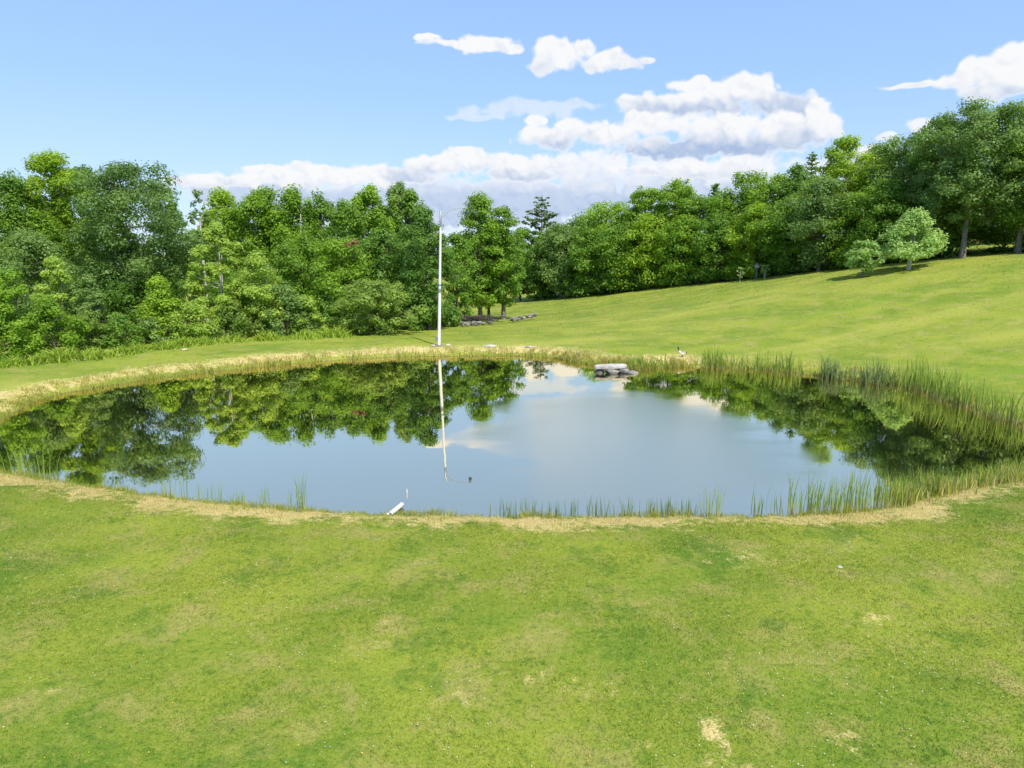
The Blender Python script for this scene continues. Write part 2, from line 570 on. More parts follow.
# near lawn
xy = lawn_points(520000, 5.2, 16.5)
sd = pond_sd(xy)
k = sd > 0.35
xy, sd = xy[k], sd[k]
st = straw_weight(xy, sd)
n = len(xy)
patch = 0.5 + 0.5 * np.sin(xy[:, 0] * 1.3 + 1.7 * np.sin(xy[:, 1] * 0.8)) * np.sin(xy[:, 1] * 1.9 + np.sin(xy[:, 0] * 1.1))
h = RNG.uniform(0.014, 0.034, n) * (0.75 + 0.6 * patch) * np.where(st > 0.5, 0.7, 1)
P = np.column_stack([xy, terrain(xy, sd) - 0.004])
me = blades_mesh('lawn_grass', P, h, RNG.uniform(0.006, 0.012, n), RNG.uniform(0, 1, n), lean=0.75, extra={'straw': st})
tag(link_mesh('lawn_grass', me, mat_blade('lawn_blades', 'lawn')), 'short mown lawn grass in front of the pond', 'grass', kind='stuff')

# dry straw clippings on the near bank
xy = np.stack([RNG.uniform(-15, 15, 150000), RNG.uniform(12, 19, 150000)], 1)
sd = pond_sd(xy); k = (sd > 0.2) & (sd < 2.2); xy, sd = xy[k], sd[k]
st = straw_weight(xy, sd); k = st > RNG.uniform(0.25, 0.9, len(xy)); xy, sd, st = xy[k], sd[k], st[k]
n = len(xy)
P = np.column_stack([xy, terrain(xy, sd) + RNG.uniform(0, 0.02, n)])
me = blades_mesh('straw', P, RNG.uniform(0.01, 0.05, n), RNG.uniform(0.006, 0.012, n), RNG.uniform(0, 1, n), lean=2.6, extra={'straw': np.ones(n)})
tag(link_mesh('cut_straw', me, mat_blade('straw_blades', 'lawn')), 'dry cut straw lying along the near bank', 'straw', kind='stuff')

# white clover and little yellow flowers in the lawn
def dots_mesh(xy, r, lift):
    n = len(xy)
    z = terrain(xy) + lift
    c = np.column_stack([xy, z])
    V = np.array([(1, 0, 0), (0, 1, 0), (-1, 0, 0), (0, -1, 0), (0, 0, 0.9), (0, 0, -0.9)], float)
    Fc = np.array([(0, 1, 4), (1, 2, 4), (2, 3, 4), (3, 0, 4), (1, 0, 5), (2, 1, 5), (3, 2, 5), (0, 3, 5)])
    VV = c[:, None, :] + V[None] * r[:, None, None]
    FF = (np.arange(n) * 6)[:, None, None] + Fc[None]
    return np_mesh('flower_heads', VV.reshape(-1, 3), FF.reshape(-1, 3))


def flat_mat(name, col, rough=0.7, spec=0.2, metal=0.0):
    m, nt, out = new_mat(name)
    oc = obj_coord(nt)
    c = nt.mix(nt.step(nt.noise(oc, 9, 4, 0.6), 0.35, 0.7), tuple(q * 0.86 for q in col), col)
    principled(nt, out, c, rough, spec, metal)
    return m


xy = lawn_points(3300, 5.6, 13.8, 0.8)
dens = np.sin(xy[:, 0] * 0.8 + 2 * np.sin(xy[:, 1] * 0.55)) * np.sin(xy[:, 1] * 0.9 + 1.3 * np.sin(xy[:, 0] * 0.5))
k = (dens > RNG.uniform(-0.6, 1.1, len(xy))) & (pond_sd(xy) > 1.4)
xy = xy[k]
me = dots_mesh(xy, RNG.uniform(0.004, 0.009, len(xy)), 0.028)
tag(link_mesh('white_clover', me, flat_mat('clover_white', (0.8, 0.78, 0.7))), 'tiny white clover flowers dotted over the lawn', 'flowers', kind='stuff')
xy = lawn_points(500, 5.6, 13.5, 0.8)
me = dots_mesh(xy[pond_sd(xy) > 1.3], RNG.uniform(0.005, 0.010, (pond_sd(xy) > 1.3).sum()), 0.03)
tag(link_mesh('yellow_flowers', me, flat_mat('flower_yellow', (0.75, 0.55, 0.05))), 'small yellow flowers scattered in the lawn', 'flowers', kind='stuff')

# grass and weeds along the whole waterline
i = RNG.integers(0, len(POND), 110000)
a = POND[i]; b = POND[(i + 1) % len(POND)]
t = RNG.uniform(0, 1, len(i))[:, None]
q = a + (b - a) * t
tg = (b - a) / np.linalg.norm(b - a, axis=1)[:, None]
nn = np.stack([-tg[:, 1], tg[:, 0]], 1)
q = q + nn * RNG.normal(0, 0.9, len(i))[:, None]
sd = pond_sd(q)
farn = np.clip((q[:, 1] - 20) / 14, 0, 1)
k = (sd > -0.12) & (sd < 0.34 + 1.9 * farn + (RNG.uniform(0, 1, len(q)) < 0.16) * 0.8)
q, sd, farn = q[k], sd[k], farn[k]
n = len(q)
clump = 0.5 + 0.5 * np.sin(q[:, 0] * 2.1 + 1.3 * np.sin(q[:, 0] * 0.7)) * np.sin(q[:, 1] * 1.4 + 0.4)
keep = RNG.uniform(0, 1, n) < (0.45 + 0.55 * clump)
q, sd, farn, clump = q[keep], sd[keep], farn[keep], clump[keep]; n = len(q)
h = RNG.uniform(0.05, 0.16, n) * (0.6 + 0.9 * clump) * (1 + 0.9 * farn * np.exp(-np.maximum(sd, 0) / 0.8))
tint = np.clip(RNG.uniform(0, 0.62, n) + farn * (0.22 + 0.5 * np.clip(sd / 1.0, 0, 1)) * RNG.uniform(0.3, 1, n), 0, 1)
P = np.column_stack([q, terrain(q, sd) - 0.01])
me = blades_mesh('shore', P, h, RNG.uniform(0.008, 0.016, n) * (1 + 1.6 * farn), tint, lean=0.3, seg=2)
tag(link_mesh('shore_grass', me, mat_blade('shore_blades', 'shore')), 'yellow green grass fringing the waterline', 'grass', kind='stuff')

# longer tufts of the far lawns so the fields have a grain
xy = np.stack([RNG.uniform(-40, 62, 160000), RNG.uniform(17, 100, 160000)], 1)
k = np.abs(xy[:, 0]) < xy[:, 1] * 0.85 + 2
xy = xy[k]; sd = pond_sd(xy); k = sd > 1.2; xy, sd = xy[k], sd[k]
n = len(xy)
P = np.column_stack([xy, terrain(xy, sd) - 0.01])
sc = 0.5 + xy[:, 1] / 45
me = blades_mesh('field', P, RNG.uniform(0.02, 0.04, n) * (0.7 + 0.3 * sc), RNG.uniform(0.03, 0.06, n) * sc, RNG.uniform(0.2, 0.82, n), lean=2.4, extra={'straw': straw_weight(xy, sd)})
tag(link_mesh('field_grass', me, bpy.data.materials['lawn_blades']), 'mown grass of the field beyond the pond', 'grass', kind='stuff')


# ------------------------------------------------------------------ reeds
M_REED = mat_blade('reed_blades', 'reed')
M_WEED = mat_blade('weed_blades', 'weed')
M_REED_DARK = mat_blade('reed_blades_grey', 'reed_dark')


def reed_clump(px, py, hpx, wpx, n, label, mat=M_REED, group=None, kind=None, name='reed_clump', depth=0.35, cat='reeds', z=None):
    b = np.array(on_plane(px, py, 0.0))
    sc = b[1] * 1.03 / F_PX                # metres per pixel here
    H, Wd = hpx * sc, wpx * sc
    q = np.column_stack([RNG.normal(0, Wd * 0.36, n), RNG.normal(0, depth * 0.5, n)])
    g = terrain(q + b[:2])
    P = np.column_stack([q, np.maximum(g, -0.15) - 0.02])
    h = H * RNG.uniform(0.55, 1.08, n) + np.maximum(-P[:, 2], 0)
    w = RNG.uniform(0.9, 1.5, n) * max(0.010, 0.95 * sc * 0.75)
    me = blades_mesh(name, P, h, w, RNG.uniform(0, 1, n), lean=0.06, bend=0.16, seg=4)
    o = link_mesh(name, me, mat)
    o.location = (b[0], b[1], 0.0)
    tag(o, label, cat, group, kind)
    return o


G1 = 'reed clumps along the near shore'
for px, py, hp, wp, n, lab in [
    (20, 474, 32, 12, 16, 'leftmost slim green reed clump standing at the pond edge'),
    (32, 476, 26, 8, 12, 'short reed clump just right of the leftmost one'),
    (54, 480, 36, 14, 16, 'leaning reed clump in dark water near the left edge'),
    (166, 497, 32, 9, 12, 'tall thin reeds before the dark oak reflection'),
    (184, 501, 30, 6, 8, 'narrow reed clump with brown base on left shore'),
    (212, 502, 22, 22, 18, 'broad low reed clump on the left near shore'),
    (238, 505, 18, 8, 18, 'low sparse reeds between broad clump and tall stalks'),
    (264, 508, 26, 8, 10, 'slender reed clump left of the tallest stalks'),
    (288, 510, 24, 5, 6, 'few thin reed stalks beside the tallest clump'),
    (301, 511, 40, 7, 18, 'tallest upright reed clump left of the white pipe'),
    (497, 516.5, 20, 10, 8, 'few sparse short reeds right of the white pipe'),
    (510, 516.5, 20, 14, 20, 'short dark reed clump, first of the middle row'),
    (530, 516.5, 22, 20, 32, 'wide short reed clump, second of the middle row'),
    (556, 516.5, 20, 16, 15, 'sparse short reeds near the middle of the row'),
    (574, 516.5, 20, 9, 16, 'narrow short reed clump at the pond centre'),
    (598, 516.5, 23, 17, 28, 'bushy short reed clump right of pond centre'),
    (625, 516.5, 22, 14, 18, 'mixed yellow and green reeds in the middle row'),
    (650, 516.5, 22, 13, 22, 'upright dark reed clump in the middle row'),
    (667, 516, 21, 14, 34, 'dense dark reed clump, broadest at its top'),
    (687, 516, 20, 14, 30, 'dense dark reed clump beside the two tall stalks'),
    (707, 516, 38, 10, 18, 'reed clump with one tall yellow stalk'),
    (718, 516, 36, 6, 10, 'reed clump ending the middle row with tall stalk')]:
    reed_clump(px, py, hp, wp, n, lab, M_REED_DARK if 490 < px < 700 else M_REED, G1, depth=0.25)
G2 = 'cattails standing in the water at right'
for px, py, hp, wp, n, lab in [
    (757, 516, 28, 10, 22, 'short sparse cattails, leftmost of the right stand'),
    (776, 515, 34, 6, 14, 'thin cattail stalks before the first tall clump'),
    (793, 514, 46, 9, 26, 'tall narrow cattail clump with clear water beside it'),
    (812, 513.5, 40, 18, 56, 'leafy cattail clump in bright water'),
    (835, 513, 44, 26, 62, 'wide cattail clump in front of oak reflection'),
    (858, 511.5, 46, 22, 60, 'tall cattail clump at the middle of right stand'),
    (881, 509, 44, 20, 46, 'cattail clump left of the dense green bed'),
    (899, 505, 36, 16, 34, 'mixed cattail clump with brown bases by grassy point')]:
    reed_clump(px, py, hp, wp, n, lab, M_REED, G2, name='cattail_clump', depth=0.5, cat='cattails')


def reed_bed(name, pts, hpx, n, label, mat, depth, jitter=0.2, hj=(0.55, 1.08), grow=0.0):
    """a continuous stand along a pixel polyline at the waterline"""
    w = np.array([on_plane(x, y) for x, y in pts])[:, :2]
    seg = RNG.integers(0, len(w) - 1, n)
    t = RNG.uniform(0, 1, n)[:, None]
    q = w[seg] + (w[seg + 1] - w[seg]) * t
    q[:, 1] += RNG.uniform(-0.2, 1, n) * depth + RNG.normal(0, jitter, n)
    q[:, 0] += RNG.normal(0, jitter, n)
    lump = np.sin(q[:, 0] * 3.1 + np.sin(q[:, 0] * 1.3) * 2) * 0.5 + 0.5
    kk = RNG.uniform(0, 1, n) < 0.35 + 0.65 * lump
    q, lump = q[kk], lump[kk]; n = len(q)
    g = np.maximum(terrain(q), -0.15)
    sc = q[:, 1] * 1.03 / F_PX
    h = hpx * (1 + grow * np.clip((seg + t[:, 0][kk] if False else q[:, 0] - w[0, 0]) / (w[-1, 0] - w[0, 0]), 0, 1)) * sc * RNG.uniform(*hj, n) * (0.72 + 0.33 * lump)
    P = np.column_stack([q, g - 0.02])
    me = blades_mesh(name, P, h, RNG.uniform(0.9, 1.5, n) * np.maximum(0.011, 0.8 * sc), RNG.uniform(0, 1, n), lean=0.10, bend=0.28, seg=4)
    return tag(link_mesh(name, me, mat), label, 'cattails', kind='stuff')


reed_bed('cattail_bed', [(898, 496), (915, 490), (940, 485), (970, 481), (1000, 478), (1040, 475)], 29, 950, 'dense green cattail bed on the near right shore', M_REED, -0.6)
reed_bed('cattail_bed', [(700, 368), (730, 369), (765, 371), (806, 376)], 20, 520, 'thin cattail bed right of the stone slab on far shore', M_REED, 1.0)
reed_bed('cattail_bed', [(824, 378), (845, 381), (866, 384), (895, 386)], 23, 430, 'dense grey green cattail bed on the far right shore', M_REED_DARK, 0.8)
reed_bed('cattail_bed', [(895, 387), (920, 391), (947, 400), (967, 407), (1001, 418), (1040, 431)], 25, 560, 'long cattail bed curving along the right edge', M_REED, 0.9, grow=0.5)
reed_bed('sedge_bed', [(895, 505), (915, 501), (940, 497), (970, 492), (1000, 488), (1040, 485)], 22, 2200, 'yellow green sedges between the right cattails and lawn', bpy.data.materials['shore_blades'], 0.6)
reed_bed('sedge_bed', [(632, 369), (650, 369), (672, 367)], 13, 260, 'low green sedges beside the stone slab', M_REED, 0.6)


# ------------------------------------------------------------------ trees
def mat_leaf(name, dark, light, trans=0.48):
    m, nt, out = new_mat(name)
    r = nt.attr('tint')
    oi = nt.new('ShaderNodeObjectInfo').outputs['Random']
    f = nt.math('ADD', r, nt.math('MULTIPLY', nt.math('SUBTRACT', oi, 0.5), 0.25), clamp=True)
    c = nt.mix(f, dark, light)
    p = nt.new('ShaderNodeBsdfPrincipled')
    nt.put(p.inputs['Base Color'], c)
    p.inputs['Roughness'].default_value = 0.5
    p.inputs['Specular IOR Level'].default_value = 0.3
    t = nt.new('ShaderNodeBsdfTranslucent')
    nt.put(t.inputs[0], nt.mix(0.55, c, tuple(min(1, q * s) for q, s in zip(light, (1.5, 1.35, 0.8)))))
    mx = nt.new('ShaderNodeMixShader'); mx.inputs[0].default_value = trans
    nt.l.new(p.outputs[0], mx.inputs[1]); nt.l.new(t.outputs[0], mx.inputs[2])
    nt.l.new(mx.outputs[0], out.inputs[0])
    return m


GL = 'trees of the left wood'
GR = 'trees of the right wood'
LEAF = {
    'mid': mat_leaf('leaf_mid_green', (0.085, 0.187, 0.024), (0.229, 0.388, 0.040)),
    'dark': mat_leaf('leaf_dark_green', (0.076, 0.172, 0.027), (0.200, 0.350, 0.052)),
    'oak': mat_leaf('leaf_oak_blue_green', (0.085, 0.172, 0.044), (0.253, 0.384, 0.097)),
    'lime': mat_leaf('leaf_lime', (0.151, 0.280, 0.021), (0.374, 0.530, 0.040)),
    'bright': mat_leaf('leaf_bright_green', (0.114, 0.237, 0.021), (0.294, 0.465, 0.040)),
    'birch': mat_leaf('leaf_birch', (0.174, 0.297, 0.036), (0.430, 0.569, 0.095)),
    'willow': mat_leaf('leaf_grey_green', (0.114, 0.208, 0.045), (0.287, 0.415, 0.114)),
    'olive': mat_leaf('leaf_olive', (0.108, 0.195, 0.027), (0.310, 0.435, 0.081)),
    'apple': mat_leaf('leaf_apple', (0.179, 0.316, 0.071), (0.431, 0.602, 0.193)),
    'pine': mat_leaf('needle_pine', (0.065, 0.124, 0.037), (0.178, 0.265, 0.086), 0.2),
    'weed': mat_leaf('leaf_weed', (0.187, 0.316, 0.028), (0.431, 0.573, 0.071)),
    'dead': mat_leaf('leaf_dead_brown', (0.20, 0.11, 0.05), (0.34, 0.20, 0.09), 0.15),
}
BARK = mat_speckle('bark_grey', (0.10, 0.085, 0.07), (0.22, 0.20, 0.17), 5, 0.9)
BARK_PALE = mat_speckle('bark_pale', (0.36, 0.34, 0.30), (0.60, 0.58, 0.54), 5, 0.8)
BARK_DARK = mat_speckle('bark_dark', (0.05, 0.04, 0.03), (0.11, 0.095, 0.08), 5, 0.9)


def leaves(centers, radii, nleaf, size, rng, flat=0.65, droop=0.0, spread=0.42, stray=0.06, up=0.5):
    """leaf faces round the clump centres -> verts, quads, tint"""
    wgt = radii ** 2; wgt = wgt / wgt.sum()
    idx = rng.choice(len(centers), nleaf, p=wgt)
    d = rng.normal(size=(nleaf, 3)); d /= np.linalg.norm(d, axis=1)[:, None]
    rr = rng.uniform(0, 1, nleaf) ** spread
    rr = np.where(rng.uniform(0, 1, nleaf) < stray, rr * 1.45, rr)
    R = radii[idx] * rr
    off = d * R[:, None]; off[:, 2] = off[:, 2] * flat - droop * (d[:, 0] ** 2 + d[:, 1] ** 2) * R * 0.5
    c = centers[idx] + off
    nrm = d * 0.75 + np.array([0, 0, up]) + rng.normal(size=(nleaf, 3)) * 0.30
    nrm /= np.linalg.norm(nrm, axis=1)[:, None]
    rv = rng.normal(size=(nleaf, 3))
    t = np.cross(nrm, rv); t /= np.linalg.norm(t, axis=1)[:, None] + 1e-9
    s = np.cross(nrm, t)
    L = size * rng.uniform(0.6, 1.35, nleaf)
    t = t * (L / 2)[:, None]; s = s * (L * 0.36)[:, None]
    V = np.stack([c - t, c + s - t * 0.1, c + t, c - s - t * 0.1], 1).reshape(-1, 3)
    Fc = np.arange(nleaf * 4).reshape(-1, 4)
    ct = rng.uniform(0, 1, len(centers))
    tint = np.clip(0.68 * ct[idx] + 0.32 * rng.uniform(0, 1, nleaf) + rng.normal(0, 0.05, nleaf), 0, 1)
    return V, Fc, tint


def profile(shape, t):
    if shape == 'round': return np.sqrt(np.clip(1 - ((t - 0.48) / 0.56) ** 2, 0.02, 1))
    if shape == 'oval': return np.sqrt(np.clip(1 - ((t - 0.42) / 0.61) ** 2, 0.02, 1))
    if shape == 'vase': return np.clip(0.35 + 0.9 * t, 0, 1) * np.clip((1.04 - t) / 0.28, 0, 1) ** 0.5
    if shape == 'cone': return np.clip(1.02 - t, 0, 1) ** 0.75 * np.clip(t / 0.10 + 0.5, 0, 1)
    if shape == 'column': return np.clip((1.02 - t) / 0.35, 0, 1) ** 0.6 * np.clip(t / 0.15 + 0.5, 0, 1)
    if shape == 'dome': return np.clip(1.02 - t ** 1.9, 0, 1) ** 0.55
    return np.ones_like(t)


def wobble(rng):
    k = rng.uniform(0, 6.28, 6); fz = rng.uniform(3, 9, 3)
    return lambda a, t: 1 + 0.16 * np.sin(2 * a + k[0] + fz[0] * t) + 0.13 * np.sin(3 * a + k[1] - fz[1] * t) + 0.09 * np.sin(5 * a + k[2] + fz[2] * t)


def broad_tree(name, loc, H, Wd, leaf, shape='round', crown_base=0.12, nclump=90, nleaf=16000, leaf_size=0.2, seed=0, bark=None,
               stems=1, trunk_r=None, flat=0.65, gap=1.0, lean=(0, 0), stem_spread=0.25, trunk_top=0.86, cl=(0.085, 0.17), depth=1.0, up=0.5):
    rng = np.random.default_rng(seed)
    root = empty(name, loc, 0)
    wb = wobble(rng)
    zb = H * crown_base
    m = nclump
    t = rng.uniform(0, 1, m * 3)
    t = t[rng.uniform(0, 1, m * 3) < 0.25 + 0.75 * profile(shape, t)][:m]
    m = len(t)
    a = rng.uniform(0, 2 * math.pi, m)
    rad = profile(shape, t) * Wd / 2 * wb(a, t) * rng.uniform(0, 1, m) ** 0.33
    rc = Wd * rng.uniform(cl[0], cl[1], m) * gap
    rad = np.maximum(rad - rc * 0.6, 0)
    c = np.stack([np.cos(a) * rad, np.sin(a) * rad * depth, zb + t * (H - zb - rc * flat * 0.6)], 1)
    c[:, 0] += lean[0] * c[:, 2]; c[:, 1] += lean[1] * c[:, 2]
    V, Fc, tint = leaves(c, rc, nleaf, leaf_size, rng, flat, up=up)
    V[:, 2] = np.maximum(V[:, 2], 0.02)
    me = np_mesh('crown', V, Fc, {'tint': tint})
    link_mesh('crown', me, leaf, root)
    # trunk with limbs reaching for the clumps
    tr = trunk_r or max(0.05, H * 0.017)
    parts = []
    order = rng.permutation(m)
    for s in range(stems):
        sa = rng.uniform(0, 6.28)
        sp = 0 if stems == 1 else stem_spread
        zt = np.linspace(-0.25, H * trunk_top * rng.uniform(0.9, 1.0), 9)
        u = np.clip(zt / H, 0, 1)
        px = np.cos(sa) * sp * (0.25 + u * Wd * 0.55) + lean[0] * zt + np.cumsum(rng.normal(0, 0.012 * H / 9, 9))
        py = np.sin(sa) * sp * (0.25 + u * Wd * 0.55) + lean[1] * zt + np.cumsum(rng.normal(0, 0.012 * H / 9, 9))
        r = tr * (1 - 0.85 * u) * (0.75 if stems > 1 else 1)
        r[0] *= 1.5; r[1] *= 1.12
        path = np.stack([px, py, zt], 1)
        parts.append(tube_arrays(path, r, 8))
        for j in order[s::stems][:(5 if bark is BARK_PALE and stems > 1 else max(10, 26 // stems))]:
            e = c[j]
            z0 = max(H * 0.16, min(e[2] - 0.28 * (np.hypot(e[0], e[1]) + 0.6), zt[-1] * 0.95))
            b = np.array([np.interp(z0, zt, px), np.interp(z0, zt, py), z0])
            mid = (b + e) / 2 + np.array([0, 0, -0.06 * np.linalg.norm(e - b)]) + rng.normal(0, 0.05 * Wd / 4, 3)
            r0 = np.interp(z0, zt, r) * (0.35 if bark is BARK_PALE else 0.55)
            q = np.stack([b, b * 0.5 + mid * 0.5 + rng.normal(0, .05, 3), mid, e * 0.7 + mid * 0.3, e])
            parts.append(tube_arrays(q, np.array([r0, r0 * 0.8, r0 * 0.6, r0 * 0.4, r0 * 0.15]) + 0.006, 5))
    V, Fc = join_arrays(parts)
    link_mesh('trunk', np_mesh('trunk', V, Fc, smooth=True), bark or BARK, root)
    return root


def conifer(name, loc, H, Wd, leaf, seed=0, leaf_size=0.2, nleaf=9000, open_=True, crown_base=0.1):
    rng = np.random.default_rng(seed)
    root = empty(name, loc)
    cs, rs, parts = [], [], []
    zt = np.linspace(-0.2, H, 10)
    tp = np.stack([np.zeros(10), np.zeros(10), zt], 1)
    parts.append(tube_arrays(tp, np.linspace(H * 0.018, 0.02, 10), 7))
    z = H * crown_base
    step = H * (0.075 if open_ else 0.05)
    while z < H * 0.985:
        t = (z - H * crown_base) / (H * (1 - crown_base))
        Rb = Wd / 2 * (1 - t) ** (0.62 if open_ else 0.9) + 0.25
        nb = 6 if open_ else 7
        a0 = rng.uniform(0, 6.28)
        for k in range(nb):
            a = a0 + k * 6.283 / nb + rng.normal(0, 0.25)
            R = Rb * rng.uniform(0.7, 1.12)
            rise = R * rng.uniform(0.05, 0.30 + 0.35 * t)
            e = np.array([math.cos(a) * R, math.sin(a) * R, z + rise])
            b = np.array([0, 0, z])
            parts.append(tube_arrays(np.stack([b, (b + e) / 2 - [0, 0, 0.04 * R], e]), [0.05 * (1 - t) + 0.02, 0.03, 0.012], 4))
            ns = max(2, int(R / 0.45))
            for q in np.linspace(0.35, 1.0, ns):
                cs.append(b + (e - b) * q + rng.normal(0, 0.06, 3)); rs.append((0.20 + 0.12 * R * (1.1 - abs(q - 0.7))) * (1 if open_ else 1.3))
        z += step * rng.uniform(0.8, 1.2) * (1 - 0.35 * t)
    for q in np.linspace(0.9, 1.0, 4):
        cs.append(np.array([0, 0, H * q])); rs.append(0.22)
    V, Fc, tint = leaves(np.array(cs), np.array(rs), nleaf, leaf_size, rng, flat=0.42, up=0.9)
    link_mesh('crown', np_mesh('crown', V, Fc, {'tint': tint}), leaf, root)
    V, Fc = join_arrays(parts)
    link_mesh('trunk', np_mesh('trunk', V, Fc, smooth=True), BARK_DARK, root)
    return root


def plant_tree(px, top, Y, wpx, leaf, label, shape='round', kind='broad', group=None, name=None, cat='tree', seed=None, **kw):
    """a tree whose top shows at pixel (px, top) when it stands at distance Y"""
    tp = at_depth(px, top, Y)
    x = tp[0]
    gz_ = max(ground_z(x, Y), -3)
    H = tp[2] - gz_
    # feet and top share x in the world
    dep = Y * cT + (CAM_H - (gz_ + H * 0.6)) * sT
    Wd = wpx * dep / F_PX * (1.32 if group in (GL, GR) and kind != 'conifer' and wpx < 75 else 1.0)
    ls = kw.pop('leaf_size', None) or 2.15 * dep / F_PX * (1.0 if dep > 60 else 1.1)
    seed = seed if seed is not None else int(abs(px) * 13 + top * 7)
    if kind == 'conifer':
        o = conifer(name or 'conifer', (x, Y, gz_ - 0.02), H, Wd, LEAF[leaf], seed, leaf_size=ls, **kw)
    else:
        nl = kw.pop('nleaf', None) or int(min(42000, max(2500, 5.0 * Wd * H * 0.9 / (ls * ls * 0.36))))
        nc = kw.pop('nclump', None) or int(min(210, 45 + 18 * H * Wd / 12))
        o = broad_tree(name or 'broadleaf_tree', (x, Y, gz_ - 0.02), H, Wd, LEAF[leaf], shape, nleaf=nl, nclump=nc, leaf_size=ls, seed=seed, **kw)
    tag(o, label, cat, group)
    return o


GL = 'trees of the left wood'
GR = 'trees of the right wood'
T = plant_tree
# ---- left wood, skyline
T(-52, 176, 47, 70, 'mid', 'mid green tree cut by the left picture edge', group=GL, flat=1.05)
T(10, 167, 50, 50, 'mid', 'mid green tree with pointed top at far left', 'oval', group=GL, flat=1.05)
T(48, 148, 52, 50, 'lime', 'tallest yellow green tree at left with airy top', 'vase', group=GL, flat=1.05, gap=0.85, crown_base=0.2)
T(30, 205, 50, 60, 'bright', 'bright leafy tree below the tall airy one', 'oval', group=GL, flat=1.05)
T(78, 163, 60, 40, 'mid', 'slim green tree between airy tree and dark oak', 'oval', group=GL, flat=1.05)
T(128, 162, 52, 128, 'oak', 'huge dark blue green oak with grey trunk at left', 'round', group=GL, bark=BARK, crown_base=0.22, stems=2, trunk_r=0.26, gap=0.72, nleaf=40000, nclump=210, name='oak_tree')
T(197, 190, 57, 26, 'willow', 'thin sparse tree with bare twigs right of the oak', 'oval', group=GL, flat=1.05, gap=0.6, nleaf=2600, bark=BARK_PALE)
T(221, 188, 60, 46, 'lime', 'bright lime green tree behind the birch', 'oval', group=GL, flat=1.05)
T(258, 187, 59, 48, 'bright', 'light green tree with pale bare trunks showing', 'vase', group=GL, flat=1.05, stems=3, bark=BARK_PALE, crown_base=0.35, gap=0.85)
T(292, 185, 59, 48, 'bright', 'green tree with twin pale stems and feathery top', 'oval', group=GL, flat=1.05, stems=2, bark=BARK_PALE, crown_base=0.28)
T(320, 191, 60, 42, 'mid', 'mid green tree left of the one with brown branch', 'oval', group=GL, flat=1.05)
T(346, 200, 57, 44, 'mid', 'tree with a dead brown branch in its crown', 'round', group=GL, flat=1.05)
T(371, 183, 60, 42, 'bright', 'light open topped tree left of the grey green tree', 'vase', group=GL, flat=1.05, gap=0.85)
T(398, 180, 62, 40, 'willow', 'grey green upright tree rising left of the pole', 'column', group=GL, flat=1.05, gap=0.8)
T(409, 189, 61, 34, 'mid', 'slender green tree top just left of the lamp', 'oval', group=GL, flat=1.05)
# ---- left wood, second line
T(300, 232, 55, 60, 'mid', 'rounded green tree below the twin stemmed tree', 'round', group=GL)
T(338, 238, 52, 62, 'bright', 'leafy maple in shade above the round bush', 'round', group=GL)
T(386, 226, 54, 52, 'dark', 'dark green tree above the round bush', 'round', group=GL)
T(425, 208, 51, 50, 'dark', 'dark maple with layered leaves standing behind pole', 'oval', group=GL, crown_base=0.10)
T(456, 232, 57, 34, 'mid', 'narrow green tree just right of the pole', 'oval', group=GL, crown_base=0.12)
T(479, 192, 67, 44, 'bright', 'tall clear stemmed tree right of the lamp arm', 'oval', group=GL, crown_base=0.13, gap=1.05, trunk_r=0.2)
T(503, 206, 68, 38, 'mid', 'tree with leaning trunk beside the old stone wall', 'oval', group=GL, crown_base=0.16, gap=1.05, trunk_r=0.2)
T(488, 232, 70, 46, 'mid', 'shaded lower tree between the two clear stemmed trees', 'round', group=GL, crown_base=0.25)
T(20, 228, 44, 72, 'willow', 'grey green spreading tree at far left', 'round', group=GL)
T(150, 268, 51, 60, 'dark', 'dark understorey tree beneath the oak', 'round', group=GL)
T(95, 268, 50, 56, 'dark', 'dark leafy tree between oak trunk and yellow shrubs', 'round', group=GL)
T(240, 268, 52, 60, 'mid', 'green tree half hidden behind the birch', 'round', group=GL)
T(214, 221, 46, 84, 'birch', 'white stemmed birch in front of the left wood', 'dome', group=GL, name='birch_tree', stems=3, bark=BARK_PALE, trunk_r=0.085, gap=0.82, crown_base=0.06, stem_spread=0.14, cl=(0.06, 0.12))
T(256, 250, 46, 62, 'birch', 'smaller birch leaning against the larger one', 'dome', group=GL, name='birch_tree', stems=2, bark=BARK_PALE, trunk_r=0.07, gap=0.8, crown_base=0.05)
T(157, 272, 42.5, 52, 'lime', 'small bright conical tree between oak and birch', 'cone', group=GL, crown_base=0.04)
# ---- shrubs along the left wood
GS = 'shrubs at the foot of the left wood'


def S(px, top, Y, w, leaf, label, shape='dome', **kw):
    kw.setdefault('crown_base', 0.02)
    return plant_tree(px, top, Y, w, leaf, label, shape, group=GS, name='shrub', cat='shrub', stems=kw.pop('stems', 4), trunk_r=kw.pop('trunk_r', 0.04), **kw)


